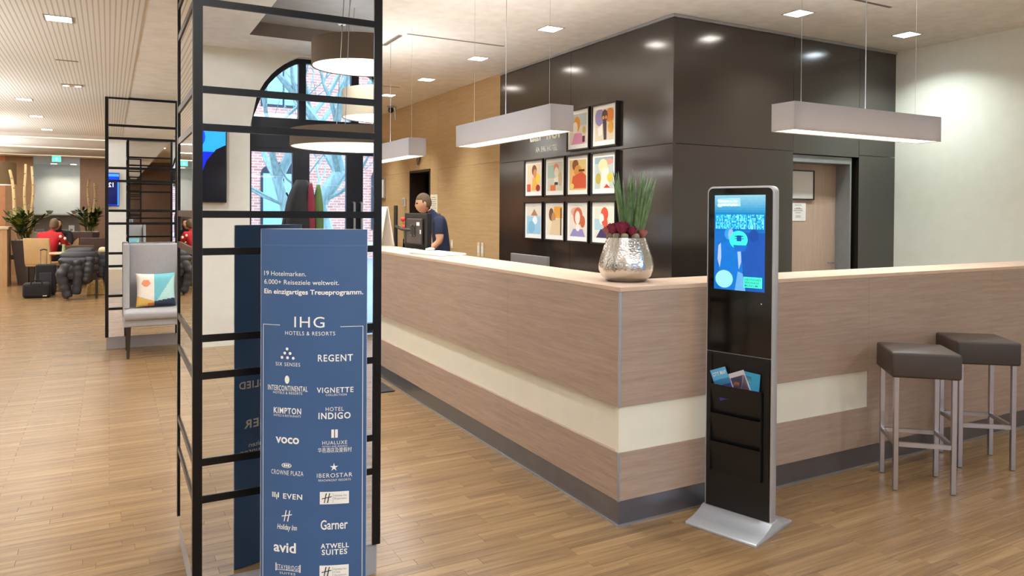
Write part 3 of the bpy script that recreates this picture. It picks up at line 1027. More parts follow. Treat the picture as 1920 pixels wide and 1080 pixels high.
sign_flat('bars_emblem', [q(-0.1354, 0.527, -0.1324, 0.5445), q(-0.1302, 0.527, -0.1272, 0.5445), q(-0.125, 0.527, -0.122, 0.5445), q(-0.1198, 0.520, -0.1168, 0.5375), q(-0.1146, 0.527, -0.1096, 0.5445)])
def h_mark(x, z, s):
    def stroke(x0, z0, x1, z1, w0, w1):
        return [(x + s * (x0 - w0), z + s * z0), (x + s * (x0 + w0), z + s * z0), (x + s * (x1 + w1), z + s * z1), (x + s * (x1 - w1), z + s * z1)]
    return [stroke(-0.45, -1, -0.05, 1, 0.08, 0.11), stroke(0.2, -1, 0.62, 1, 0.11, 0.09),
            [(x - s * 0.95, z - s * 0.22), (x - s * 0.9, z - s * 0.02), (x + s * 1.05, z + s * 0.36), (x + s * 1.0, z + s * 0.2)]]
sign_flat('script_emblem', h_mark(-0.0817, 0.4675, 0.019))
sign_flat('bridge_emblem', [q(-0.1218, 0.2775, -0.1183, 0.3045), q(-0.0350, 0.2775, -0.0314, 0.3045)] +
          [[(-0.118 + 0.083 * k / 8, 0.2795 + 0.0025 * math.sin(PI * k / 8)), (-0.118 + 0.083 * (k + 1) / 8, 0.2795 + 0.0025 * math.sin(PI * (k + 1) / 8)),
            (-0.118 + 0.083 * (k + 1) / 8, 0.2812 + 0.0025 * math.sin(PI * (k + 1) / 8)), (-0.118 + 0.083 * k / 8, 0.2812 + 0.0025 * math.sin(PI * k / 8))] for k in range(8)])
for zz, lines in ((0.5105, ('Holiday Inn', 'Express')), (0.2610, ('Holiday Inn', 'Club', 'Vacations'))):
    card = MB().grid(lambda i, j: (0.033 + i * 0.095, -(sagf(0.033 + i * 0.095) + 0.0024), zz + j * 0.042), 6, 1).build('white_plate', M_PAPER, sign, fixn=False)
    b = MB()
    for p in h_mark(0.0555, zz + 0.021, 0.0165):
        b.poly([(x, -(sagf(x) + 0.0034), z) for x, z in p])
    dv = q(0.0765, zz + 0.005, 0.0772, zz + 0.037)
    b.poly([(x, -(sagf(x) + 0.0034), z) for x, z in dv])
    b.build('script_emblem', M_BLACK, card, fixn=False)
    for i, t in enumerate(lines):
        me = text_mesh(t, 0.04 if len(t) > 5 else 0.02, 0.0065)
        if len(me.vertices):
            wrap(me, 0.081, zz + 0.026 - 0.010 * i, -1, 0.0034); me.materials.append(M_GREYTXT); link('lettering', me, card)

MB().grid(lambda i, j: ((i - 0.5) * SW * 0.96, -(sagf((i - 0.5) * SW * 0.96) + 0.0015), 1.3815 + j * 0.0009), 20, 1).build('fold_line', plain('fold_blue', '5f7fa8', 0.5), sign, fixn=False)

# ------------------------------------------------------------------ DIGITAL KIOSK
kz = thing('digital_kiosk', 'slim freestanding kiosk with lit blue screen and black brochure pockets', 'kiosk', (2.674, 2.580, 0), math.radians(-72.8))
prof = [(-0.195, 0.0), (-0.195, 0.010), (-0.188, 0.015), (-0.12, 0.024), (-0.06, 0.042), (-0.032, 0.058), (0.032, 0.058), (0.06, 0.042), (0.12, 0.024), (0.183, 0.015), (0.19, 0.010), (0.19, 0.0)]
MB().prism(prof, 'x', -0.18, 0.18).build('base', M_KSILVER, kz, smooth=30, bev=0.002, seg=2)
KW = 0.345
MB().prism(rrect(KW, 1.575, 0.03, -KW / 2, 0.055, corners=(0, 0, 1, 1)), 'y', -0.024, 0.024).build('body', M_KSILVER, kz, smooth=30, bev=0.003)
MB().prism(rrect(KW - 0.018, 0.797, 0.024, -KW / 2 + 0.009, 0.824, corners=(0, 0, 1, 1)), 'y', -0.0285, -0.0242).build('glass_front', M_KBLACK, kz, smooth=30)
B(-KW / 2 + 0.009, -0.0285, 0.060, KW / 2 - 0.009, -0.0242, 0.820).build('lower_panel', M_KMATTE, kz)
# recessed rack: side cheeks and tilted pockets
MB().box(-0.160, -0.036, 0.25, -0.134, -0.0287, 0.81).box(0.134, -0.036, 0.25, 0.160, -0.0287, 0.81).build('rack_cheek', M_KMATTE, kz)
for zt in (0.668, 0.527, 0.389):
    b = MB()
    b.prism([(-0.031, zt - 0.150), (-0.034, zt - 0.150), (-0.058, zt), (-0.0555, zt)], 'x', -0.131, 0.131)
    b.box(-0.131, -0.056, zt - 0.006, -0.128, -0.0288, zt - 0.145); b.box(0.128, -0.056, zt - 0.006, 0.131, -0.0288, zt - 0.145)
    b.build('pocket', M_KMATTE, kz)
MB().tube([(0.115, -0.0287, 1.075), (0.115, -0.0296, 1.075)], 0.003, 10).build('sensor', M_PAPER, kz)
# lit picture on the screen, x -0.128..0.128, z 1.104..1.592
sb = MB()
def sp(pts, col, k=0):
    sb.poly([(x, -0.0289 - 0.00018 * k, 1.130 + (z - 1.102) * 0.933) for x, z in pts], 0, col)
SX, SZ0, SZ1 = 0.130, 1.102, 1.592
sp(q(-SX, SZ0, SX, SZ1), '0d5fb0')
for i in range(8):
    sp(q(-SX, 1.49 + i * 0.0128, SX, 1.49 + (i + 1) * 0.0128), ['1578b4', '2a86bb', '3b90bf', '4a99c2', '5aa2c6', '66a9c8', '72afc9', '7cb5cb'][i], 1)
rk = random.Random(5)
for i in range(6):
    x0 = -SX + 0.006 + i * 0.0418
    for a in range(7):
        for c in range(9):
            col = rk.choice(['35c5ef', '1fa9e0', '5ad9f5', '0f87c8', '7fe4f7'])
            sp(q(x0 + a * 0.0056, 1.418 + c * 0.0083, x0 + a * 0.0056 + 0.005, 1.418 + c * 0.0083 + 0.0076), col, 1)
sp(q(-SX, SZ0, SX, 1.405), '0a63b8', 1)
sp(q(0.01, SZ0, SX, 1.40), '0a4ba2', 2)
# shoulders and head seen from behind, flanked by pale sleeves
sp([(-0.105, 1.22), (-0.10, 1.33), (-0.07, 1.352), (-0.045, 1.365), (-0.02, 1.35), (0.01, 1.33), (0.02, 1.20), (-0.01, 1.105), (-0.09, 1.105)], '0b6cc4', 3)
sp(disc(-0.052, 1.392, 0.024, 0.031), '2f8fd0', 4)
sp(disc(-0.043, 1.388, 0.014, 0.030), '88a6dc', 5)
sp([(-0.108, 1.33), (-0.112, 1.26), (-0.10, 1.215), (-0.092, 1.27), (-0.095, 1.345)], '9fb4e6', 4)
sp([(-0.012, 1.345), (0.008, 1.33), (0.012, 1.25), (0.0, 1.21), (-0.005, 1.27)], '9fb4e6', 4)
sp([(-0.005, 1.20), (0.02, 1.19), (0.035, 1.102), (-0.02, 1.102)], '5f9fdc', 4)
sp(disc(0.075, 1.385, 0.024, 0.032), '0a3f96', 4)
sp([(0.02, 1.33), (0.05, 1.36), (0.105, 1.36), (0.128, 1.32), (0.128, 1.19), (0.02, 1.19)], '0b4aa4', 3)
sp(disc(-0.003, 1.362, 0.047, 0.047, 28), '38e6d0', 6)
sp(q(-0.012, 1.355, 0.012, 1.385), '0a4d9c', 7); sp(q(-0.022, 1.378, 0.022, 1.383), '0a4d9c', 7); sp(q(-0.022, 1.366, 0.024, 1.370), '0a4d9c', 7)
sp([(-0.03, 1.335), (0.045, 1.335), (0.03, 1.305), (-0.02, 1.30)], '0b62bb', 7)
sp(disc(-0.076, 1.157, 0.046, 0.046, 28), '8fd6f4', 6)
sp(q(0.025, 1.12, 0.118, 1.175), '3fe0c0', 6)
sp([(-0.112, 1.53), (-0.092, 1.53), (-0.092, 1.535), (0.006, 1.535), (0.004, 1.578), (-0.112, 1.575)], '9cc9dd', 5)
scr = sb.build('screen', M_SCREEN, kz, fixn=False)
def flat_text(parent, t, x, z, w, h, y, mat, bold=0.0):
    me = text_mesh(t, w, h, bold)
    for p in me.vertices:
        p.co = (p.co.x + x, y, p.co.y + z)
    me.materials.append(mat)
    return link('lettering', me, parent)
M_SCRW = emit('screen_white', 'f2fbff', 1.0)
M_SCRD = emit('screen_navy', '0b3f72', 1.0)
flat_text(scr, 'Welcome to the', -0.115, 1.554, 0.105, 0.011, -0.0302, M_SCRW, 0.01)
flat_text(scr, 'capital of spies!', -0.115, 1.536, 0.105, 0.011, -0.0302, M_SCRW, 0.01)
for i, t in enumerate(('DEUTSCHES', 'SPIONAGE', 'MUSEUM')):
    flat_text(scr, t, 0.031, 1.181 - 0.0145 * i, 0.08 - 0.008 * i, 0.0095, -0.0304, M_SCRD, 0.01)

def brochure(label, x, z, tilt, y, parts, title=None):
    o = thing('brochure', label, 'brochure', (0, 0, 0), 0, 'brochures in the kiosk pocket')
    b = MB()
    w, h = 0.085, 0.15
    b.box(-w / 2, -0.001, 0, w / 2, 0.001, h, 0, parts[0][1])
    for (p, c) in parts:
        b.poly([(a, -0.0014, d) for a, d in p], 0, c)
    b.build('cover', M_PRINT, o, fixn=False)
    if title:
        flat_text(o, title, -0.036, 0.118, 0.074, 0.018, -0.0018, M_TEXTW, 0.02)
    o.matrix_world = (Matrix.Translation(kz.location) @ Matrix.Rotation(kz.rotation_euler[2], 4, 'Z') @ Matrix.Translation((x, y, z)) @ Matrix.Rotation(math.radians(tilt), 4, 'Y'))
w2 = 0.0425
brochure('pale blue city map brochure leaning left in the top kiosk pocket', -0.041, 0.604, -22, -0.0465,
         [(q(-w2, 0.07, w2, 0.15), '5db4e4'), (q(-w2, 0, w2, 0.07), '3a2f8c'), (q(-w2, 0.07, w2, 0.098), '3fa0d8')], 'CITY MAP')
brochure('brochure with purple night photo cover in middle of the top kiosk pocket', 0.055, 0.602, -23, -0.0425,
         [(q(-w2, 0, w2, 0.15), 'd9d4e0'), (q(-0.038, 0, 0.038, 0.128), '3d2b5c'), (disc(-0.018, 0.095, 0.016, 0.012), 'd38d52'), (q(-0.036, 0.02, 0.0, 0.075), 'b0736a'), (q(0.006, 0.03, 0.036, 0.085), '8d7aa8'), (q(-0.03, 0.0, 0.036, 0.02), '27336c')])
brochure('turquoise brochure peeking out behind the night photo brochure', 0.066, 0.598, 4, -0.0385,
         [(q(-w2, 0, w2, 0.15), '3aa0cf'), (q(-0.03, 0.10, 0.0, 0.13), '8fe0df')])

# ------------------------------------------------------------------ BAR STOOLS
def bar_stool(label, loc, rz):
    s = thing('bar_stool', label, 'stool', loc, rz, 'stools at the front of the counter')
    a = 0.142
    for sx in (-1, 1):
        for sy in (-1, 1):
            B(sx * a - 0.0125, sy * a - 0.0125, 0.003, sx * a + 0.0125, sy * a + 0.0125, 0.618).build('leg', M_STEEL, s, bev=0.002, seg=1)
    for (x0, y0, x1, y1) in ((-a + 0.0126, -a - 0.009, a - 0.0126, -a + 0.009), (-a + 0.0126, a - 0.009, a - 0.0126, a + 0.009), (-a - 0.009, -a + 0.0126, -a + 0.009, a - 0.0126), (a - 0.009, -a + 0.0126, a + 0.009, a - 0.0126)):
        B(x0, y0, 0.240, x1, y1, 0.265).build('foot_rail', M_STEEL, s, bev=0.0015, seg=1)
    B(-0.172, -0.172, 0.618, 0.172, 0.172, 0.755).build('seat', M_LEATHER, s, smooth=50, bev=0.014, seg=4)
    return s
st1 = bar_stool('brown leather cube bar stool nearer the kiosk with square steel legs', (3.953, 2.508, 0), math.radians(-42))
dup(st1, (4.633, 2.566, 0), math.radians(-39), 'brown leather cube bar stool farther right by the counter')

# ------------------------------------------------------------------ LINEAR PENDANTS
def linear_pendant(label, loc, rz, L=1.48):
    W, Hh = 0.176, 0.172
    p = thing('linear_pendant', label, 'lamp', loc, rz, 'boxy fabric pendant lamps over the counter')
    t = 0.002
    MB().box(-L / 2, -W / 2, 0, L / 2, -W / 2 + t, Hh).build('shade_side', M_SHADE, p)
    MB().box(-L / 2, W / 2 - t, 0, L / 2, W / 2, Hh).build('shade_side', M_SHADE, p)
    MB().box(-L / 2, -W / 2 + t, 0, -L / 2 + t, W / 2 - t, Hh).build('shade_end', M_SHADE, p)
    MB().box(L / 2 - t, -W / 2 + t, 0, L / 2, W / 2 - t, Hh).build('shade_end', M_SHADE, p)
    for xx in (-L / 2 + 0.16, 0.04, L / 2 - 0.16):
        B(xx - 0.01, -W / 2 + t, Hh - 0.012, xx + 0.01, W / 2 - t, Hh - 0.004).build('cross_bar', M_ALU, p)
    nseg = 3
    for i in range(nseg):
        a = -L / 2 + 0.006 + (L - 0.012) * i / nseg
        B(a + 0.001, -W / 2 + 0.006, 0.004, a + (L - 0.012) / nseg - 0.001, W / 2 - 0.006, 0.007).build('diffuser', M_GLOW, p)
    for i in range(6):
        MB().ball((-L / 2 + L * (i + 0.5) / 6, 0, 0.085), 0.012, 8, 6).build('bulb', M_BULB, p, smooth='all')
    top = CEIL - loc[2]
    for xx in (-L / 2 + 0.16, L / 2 - 0.16):
        MB().tube([(xx, 0, Hh - 0.003), (xx, 0, top - 0.001)], 0.0012, 6).build('wire', M_STEEL, p)
    MB().tube([(0.04, 0, Hh - 0.003), (0.04, 0, top - 0.001)], 0.003, 6).build('cable', M_ALU, p)
    B(-0.25, -0.02, top - 0.012, 0.25, 0.02, top - 0.0005).build('ceiling_rail', M_ALU, p)
    ld = bpy.data.lights.new('pendant_light', 'AREA')
    ld.shape = 'RECTANGLE'; ld.size = L - 0.1; ld.size_y = W - 0.04
    ld.energy = 11; ld.color = WARM
    lo = bpy.data.objects.new('pendant_light', ld); COL.objects.link(lo); lo.parent = p; lo.location = (0, 0, 0.002)
    lu = bpy.data.lights.new('added_pendant_uplight', 'AREA')  # upward lamp added in the shade for a brighter ceiling
    lu.shape = 'RECTANGLE'; lu.size = L - 0.1; lu.size_y = W - 0.04
    lu.energy = UP_W; lu.color = WARM
    lo = bpy.data.objects.new('added_pendant_uplight', lu); COL.objects.link(lo); lo.parent = p; lo.location = (0, 0, Hh - 0.001); lo.rotation_euler = (PI, 0, 0)
    return p
PZ = 2.03
pend = linear_pendant('boxy pale fabric pendant lamp hanging in front of the wall lettering', (2.59, 4.065 + 0.74, PZ), PI / 2)
dup(pend, (2.585, 6.62 + 0.74, PZ), PI / 2, 'boxy fabric pendant lamp half hidden by the near mirror column')
dup(pend, (3.625 + 0.745, 3.18, PZ - 0.02), 0, 'boxy fabric pendant lamp above the bar stools and kiosk')
# the low box lamp of the restaurant
drl = thing('drum_pendant', 'large warm drum lamp hanging at the far left over the high table', 'lamp', (-2.42, 18.5, 1.99))
MB().lathe([(0.72, 0.0), (0.72, 0.46), (0.716, 0.46), (0.716, 0.0), (0.72, 0.0)], 40, caps=False).build('shade', fabric_shade('tan_fabric', 'b39f80', 0.4), drl, smooth=30)
MB().lathe([(0.0, 0.004), (0.71, 0.004)], 40, caps=False).build('diffuser', M_DRUMGLOW, drl)
MB().tube([(0, 0, 0.46), (0, 0, LOW - 1.99)], 0.006).build('cable', M_ALU, drl)

# ------------------------------------------------------------------ DRUM PENDANTS IN THE SUNKEN BAY (seen in the mirror)
def drum(label, loc, r, h, ztop, up=0.2, shade=None):
    p = thing('drum_pendant', label, 'lamp', loc, 0, 'drum pendants by the entrance')
    MB().lathe([(r, 0.0), (r, h), (r - 0.003, h), (r - 0.003, 0.0), (r, 0.0)], 48, caps=False).build('shade', shade or M_DRUMSH, p, smooth=30)
    MB().lathe([(0.0, 0.006), (r - 0.01, 0.006)], 48, caps=False).build('diffuser', M_DRUMGLOW, p)
    for k in range(3):
        a = 2 * PI * k / 3 + 0.4
        MB().tube([(r * 0.55 * math.cos(a), r * 0.55 * math.sin(a), h - 0.012), (r * 0.35 * math.cos(a), r * 0.35 * math.sin(a), ztop - loc[2])], 0.003, 6).build('wire', M_STEEL, p)
    ld = bpy.data.lights.new('drum_light', 'AREA'); ld.shape = 'DISK'; ld.size = r * 1.7; ld.energy = 9; ld.color = WARM
    lo = bpy.data.objects.new('drum_light', ld); COL.objects.link(lo); lo.parent = p; lo.location = (0, 0, 0.001)
    lu = bpy.data.lights.new('added_drum_uplight', 'AREA'); lu.shape = 'DISK'; lu.size = r * 1.6; lu.energy = UP_W * up; lu.color = WARM  # added lamp shining up out of the drum
    lo = bpy.data.objects.new('added_drum_uplight', lu); COL.objects.link(lo); lo.parent = p; lo.location = (0, 0, h - 0.03); lo.rotation_euler = (PI, 0, 0)
    return p
BAYZ = CEIL + 0.138
drum('lowest and widest brown drum lamp reflected in the near column', (1.80, -0.07, 2.012), 0.55, 0.135, BAYZ)
drum('highest brown drum lamp reflected at the top of the near column', (2.06, -0.88, 2.83), 0.45, 0.23, BAYZ)
drum('pale drum lamp between the other two drums by the entrance', (2.48, -1.47, 2.45), 0.42, 0.28, BAYZ, 0.2, fabric_shade('pale_drum_fabric', 'cfc3ae', 0.3))

for k, (x, y, z, zt) in enumerate(((-3.3, 1.6, 2.2, CEIL), (-2.3, 5.6, 1.72, LOW), (-2.3, 8.8, 1.72, LOW), (-2.4, 12.2, 1.72, LOW), (-2.75, 15.6, 1.72, LOW))):  # unseen drum lamps added to throw light up onto the left ceilings
    o = drum('%s added unseen drum lamp lighting the ceiling at left' % ('first', 'second', 'third', 'fourth', 'fifth')[k], (x, y, z), 0.4, 0.22, zt, 8.0 if zt == LOW else 4.0)
    o['group'] = 'unseen drum pendants added at left'
# ------------------------------------------------------------------ CEILING FIXTURES
def downlight(label, x, y, z, mat, col, size=0.18, watt=None, spread=110, group='square ceiling downlights'):
    d = thing('downlight', label, 'light', (x, y, z), 0, group)
    h = size / 2
    f = 0.012
    MB().box(-h - f, -h - f, -0.004, h + f, -h, -0.0005).box(-h - f, h, -0.004, h + f, h + f, -0.0005).box(-h - f, -h, -0.004, -h, h, -0.0005).box(h, -h, -0.004, h + f, h, -0.0005).build('frame', M_ALU, d)
    B(-h, -h, -0.003, h, h, -0.0005).build('diffuser', mat, d)
    ld = bpy.data.lights.new('downlight_lamp', 'AREA'); ld.shape = 'SQUARE'; ld.size = size * 0.9
    ld.energy = DOWN_W if watt is None else watt
    ld.color = col; ld.spread = math.radians(spread)
    lo = bpy.data.objects.new('downlight_lamp', ld); COL.objects.link(lo); lo.parent = d; lo.location = (0, 0, -0.006)
    return d
names_ = ('nearest', 'second', 'third', 'fourth', 'fifth')
for k, y in enumerate((6.14, 7.75, 9.34, 10.9, 12.45)):
    downlight('%s square downlight of the row in front of the veneer wall' % names_[k], 3.77, y, CEIL, M_LAMP, WARM, spread=78, watt=DOWN_W * 0.5)
downlight('square downlight in the ceiling left of the black corner', 3.77, 4.56, CEIL, M_LAMP, WARM)
downlight('square downlight above the door in the black wall', 5.384, 4.556, CEIL, M_LAMP, WARM)
downlight('cool square downlight near the plain white wall', 6.944, 4.56, CEIL, M_LAMPC, COOL, spread=130, watt=DOWN_W * 0.65)
for x, y, f_, t_ in ((6.2, 2.0, 0.2, 'right front'), (4.9, 1.9, 0.2, 'right middle'), (6.2, -0.6, 0.3, 'right by the street wall'), (4.9, -1.3, 0.3, 'above the entrance right'),  # unseen lamps added to brighten lobby, counter and street wall
                     (0.5, 1.2, 0.9, 'left of the sunken bay'), (-2.0, 1.2, 0.6, 'far left front'), (-2.0, 3.0, 0.5, 'far left by the lowered ceiling'), (2.6, 2.35, 0.5, 'in front of the counter corner'),
                     (-2.6, -2.1, 1.3, 'washing the street wall far left'), (-1.2, -2.1, 1.3, 'washing the street wall left of the screens'), (0.40, -1.7, 2.4, 'washing the street wall between the screens'), (3.8, -2.1, 1.3, 'washing the street wall right of the entrance'),
                     (1.35, 4.6, 1.25, 'first above the counter aisle'), (1.35, 6.6, 1.25, 'second above the counter aisle'), (1.35, 8.6, 1.15, 'third above the counter aisle'), (1.35, 10.6, 1.2, 'fourth above the counter aisle'), (1.35, 13.0, 1.2, 'fifth above the counter aisle')):
    downlight('added lobby downlight, ' + t_, x, y, CEIL, M_LAMP, WARM, watt=DOWN_W * f_, spread=150 if y > -1.6 else 176, group='unseen added lobby downlights')
for k, (x, y, s) in enumerate(((-0.28, 5.46, 0.14), (-0.82, 9.67, 0.14), (-0.83, 11.36, 0.14), (-0.83, 13.17, 0.14), (-2.6, 5.46, 0.14), (-2.6, 9.67, 0.14), (-2.6, 13.17, 0.14), (-2.6, 16.6, 0.14))):  # outer row is unseen, added for bounce onto the lowered ceiling
    downlight('square downlight in the lowered ceiling, %s' % ['large and nearest', 'second in the row', 'third in the row', 'fourth in the row', 'added outer row nearest', 'added outer row second', 'added outer row third', 'added outer row last'][k], x, y, LOW - 0.006 if y < 13.8 else LOW, M_LAMP, WARM, size=s, watt=DOWN_W * 0.45, spread=140, group='downlights of the lowered ceiling')
for k, (x, y) in enumerate(((-1.3, 23.2), (-0.85, 23.2))):
    downlight('%s wall washer above the buffet' % ('left', 'right')[k], x, y, CEIL if False else LOW, M_LAMP, (1, 0.95, 0.85), size=0.14, watt=DOWN_W * 0.2, spread=120, group='buffet wall washers')
M_COVE = emit('light_strip', 'ffeccb', 1.3)
for k, y in enumerate((14.6, 16.9, 19.4)):
    o = thing('light_strip', '%s long glowing strip across the restaurant ceiling' % ('nearest', 'middle', 'farthest')[k], 'light', (-1.9, y, LOW), 0, 'glowing ceiling strips')
    MB().box(-2.6, -0.11, -0.016, 2.6, -0.09, -0.0005).box(-2.6, 0.09, -0.016, 2.6, 0.11, -0.0005).build('rim', M_WHITE, o)
    B(-2.6, -0.089, -0.008, 2.6, 0.089, -0.0005).build('diffuser', M_COVE, o)
    ld = bpy.data.lights.new('strip_lamp', 'AREA'); ld.shape = 'RECTANGLE'; ld.size = 5.1; ld.size_y = 0.16; ld.energy = 38; ld.color = (1, 0.95, 0.86)
    lo = bpy.data.objects.new('strip_lamp', ld); COL.objects.link(lo); lo.parent = o; lo.location = (0, 0, -0.018)
def slot(label, x, y, z, L, axis='x'):
    a = (L / 2, 0.012) if axis == 'x' else (0.012, L / 2)
    o = thing('ceiling_slot', label, 'vent', (x, y, z), 0, 'ceiling air slots')
    B(-a[0], -a[1], -0.004, a[0], a[1], -0.0005).build('slot', M_SLOT, o)
    B(-a[0], -a[1] - 0.005, -0.003, a[0], -a[1], -0.0005).build('rim', M_ALU, o)
slot('long thin air slot in the ceiling above the reception desk', 3.18, 7.03, CEIL, 1.1)
slot('short air slot in the ceiling by the near column', 3.5, 10.12, CEIL, 0.35)
slot('air slot in the ceiling above the bar stools', 5.6, 4.03, CEIL, 0.62)
slot('air slot in the slatted ceiling at left', -0.30, 6.965, LOW - 0.006, 0.16)
spk = thing('ceiling_speaker', 'beige speaker with two added glowing lenses in the slatted ceiling', 'light', (-0.316, 8.308, LOW - 0.006))
MB().box(-0.09, -0.05, -0.012, 0.09, 0.05, -0.0005).build('housing', plain('beige_metal', 'b8a58f', 0.5), spk)
for sx in (-1, 1):  # glowing lenses added to the speaker, which is no lamp
    MB().lathe([(0.0, -0.0145), (0.026, -0.0145), (0.026, -0.012)], 14, (sx * 0.05, 0, 0)).build('lens', M_LAMP, spk)
sm = thing('smoke_detector', 'small white smoke detector in the sunken ceiling bay', 'detector', (2.05, -1.5, BAYZ))
MB().lathe([(0.0, -0.06), (0.035, -0.058), (0.055, -0.03), (0.06, -0.0005)], 20).build('body', M_PAPER, sm, smooth=True)
MB().ball((0, 0, -0.062), 0.012, 10, 6).build('sensor', M_BLACK, sm)
ex = thing('exit_sign', 'green lit emergency exit sign under the ceiling near the buffet', 'sign', (-1.05, 19.62, LOW))
B(-0.085, -0.012, -0.138, 0.085, 0.012, -0.006).build('panel', M_EXIT, ex)
B(-0.03, -0.02, -0.006, 0.03, 0.02, -0.0005).build('mount', M_PAPER, ex)
MB().prism([(-0.01, -0.11), (0.012, -0.11), (0.012, -0.07), (0.0, -0.04), (-0.016, -0.07)], 'y', -0.0135, -0.0125).build('pictogram', M_TEXTW, ex)

# ------------------------------------------------------------------ PICTURES ON THE BLACK WALL
SK = ['e8c9a8', '8a5a3c', 'b07a50', 'f0d8bc', '5a3a28']
def portrait(bg, shapes):
    return [(q(-1, -1, 1, 1), bg)] + shapes
ART = [
    # row 1 : columns three and four
    ('flaxen-haired figure in a pink top', portrait('d9cfc0', [(q(-1, 0.2, 1, 1), 'b9c4c4'), (disc(-0.15, 0.35, 0.38, 0.5), 'd9912e'), (disc(-0.35, 0.1, 0.3, 0.4), 'efe3d2'), ([(-0.8, -1), (-0.4, -0.25), (0.4, -0.3), (0.75, -1)], 'd58fae'), (q(0.5, -0.9, 0.8, -0.5), '5a2a2a'), (disc(0.7, -0.1, 0.2, 0.25), 'c8b46a')])),
    ('dark figure with round glasses and braids', portrait('d9c9ae', [(disc(-0.5, 0.5, 0.5, 0.55), '8d83ab'), (disc(0.6, 0.55, 0.5, 0.45), 'cf7a34'), (disc(0.7, -0.2, 0.3, 0.4), 'd29a3e'), (disc(0.05, 0.55, 0.32, 0.4), '4a3430'), ([(-0.15, 0.2), (0.25, 0.2), (0.25, -0.95), (-0.05, -0.95)], '3f2a2c'), (disc(-0.1, 0.45, 0.12), 'd78b3a'), (disc(0.2, 0.45, 0.12), 'd78b3a'), ([(-0.7, -0.2), (-0.2, 0.1), (-0.2, -0.6), (-0.6, -0.7)], 'ece2d2')])),
    ('dark-haired figure in yellow against pale ground', portrait('e3cdb0', [(disc(0.05, 0.55, 0.35, 0.4), '7a4a2e'), (disc(0.15, 0.3, 0.25, 0.35), 'c88d5c'), ([(-0.3, -0.9), (-0.2, 0.0), (0.4, 0.0), (0.6, -0.9)], 'dca94e'), (disc(0.6, -0.05, 0.3, 0.4), 'e7c84c'), (q(-1, -1, -0.45, -0.45), 'c95a34'), (disc(0.6, -0.75, 0.3, 0.25), '9a2f28')])),
    ('figure in a coral hat on soft green', portrait('cfcdb6', [(q(-1, -0.1, 0, 0.8), 'a8c0b4'), (disc(0.15, 0.6, 0.35, 0.3), 'dd8a72'), (disc(0.2, 0.3, 0.28, 0.35), 'efe0cc'), ([(-0.1, -0.1), (0.5, 0.0), (0.5, -0.5), (-0.1, -0.5)], 'f0e8da'), (q(-0.05, -0.6, 0.4, -0.4), '3a2f2a'), (q(-0.6, -1, 0.1, -0.6), 'd8703e'), (disc(0.7, -0.2, 0.25, 0.5), 'c2b48a')])),
    ('bearded figure in a red robe', portrait('e0b26c', [(q(-1, 0.5, 1, 1), 'd6b878'), (disc(-0.3, 0.65, 0.38, 0.38), '7c4526'), (disc(0.0, 0.25, 0.45, 0.4), 'c98a3e'), ([(-0.8, -0.9), (-0.6, -0.1), (0.5, 0.2), (1, -0.1), (1, -0.9)], 'c4502c'), (disc(-0.7, -0.75, 0.25, 0.2), 'e8cf6a'), (q(0.1, 0.2, 0.8, 0.35), '5c3522')])),
    ('pale figure among yellow leaves', portrait('bcc8c0', [(q(-1, 0.6, 1, 1), '93a5ae'), (disc(0.5, 0.7, 0.5, 0.2), 'd69b8a'), (disc(-0.1, 0.45, 0.5, 0.45), 'e2d7a4'), ([(-0.4, -1), (-0.2, 0.3), (0.5, 0.3), (0.6, -1)], 'e9e2d0'), (disc(-0.6, -0.35, 0.3, 0.35), 'b8a242'), (disc(0.65, -0.3, 0.3, 0.3), 'd3c24a'), ([(0.0, -0.95), (0.3, -0.7), (0.7, -0.95)], 'c5382c')])),
    ('brown hat above a blue sea', portrait('dcd3c4', [([(-0.4, 0.35), (0.1, 0.85), (0.6, 0.35)], 'a5765a'), (q(-1, -1, 1, 0.3), '9cc6de'), (disc(0.2, 0.0, 0.35, 0.3), 'e7eef0'), (disc(-0.3, -0.5, 0.5, 0.45), '7fb4d6')])),
    ('figure with brown braid beside an orange curtain', portrait('e2d6bd', [(q(-0.1, 0.2, 1, 1), 'd99a34'), (disc(-0.45, 0.45, 0.32, 0.45), '6a4a34'), (disc(-0.15, 0.2, 0.28, 0.4), 'b78358'), ([(-0.7, -1), (-0.3, 0.0), (0.8, 0.2), (0.9, -1)], 'd8c39c'), (q(0.75, -1, 0.9, 0.9), '4a3426')])),
    ('red-haired figure in a lilac top', portrait('dfd3c2', [(disc(-0.3, 0.65, 0.5, 0.3), 'd3a293'), (disc(0.05, 0.35, 0.55, 0.6), 'c0603e'), (disc(0.0, 0.25, 0.3, 0.45), 'f0e2d2'), (disc(0.6, 0.0, 0.3, 0.4), 'b65a36'), ([(-0.9, -1), (-0.5, -0.5), (0.6, -0.5), (0.9, -1)], '8d84b8'), (disc(0.05, -0.4, 0.25, 0.25), 'f0e6da')])),
    ('figure in a red cap on light blue', portrait('d9dcc8', [(q(-1, -0.5, 0, 0.2), 'a9c8d2'), (disc(0.1, 0.5, 0.4, 0.45), 'd04a32'), (disc(-0.2, 0.2, 0.25, 0.35), 'f2e8dc'), ([(-0.2, 0.0), (0.4, 0.3), (0.5, -0.4), (0.1, -0.4)], 'cf5138'), ([(-0.8, -1), (-0.3, -0.45), (0.5, -0.5), (0.9, -1)], '3b2f5c')])),
]
YC = (7.515, 7.047, 6.585, 6.112)
ZR = (2.385, 1.897, 1.397)
GRID = [(0, 2), (0, 3), (1, 0), (1, 1), (1, 2), (1, 3), (2, 0), (2, 1), (2, 2), (2, 3)]
FW, FH = 0.43, 0.445
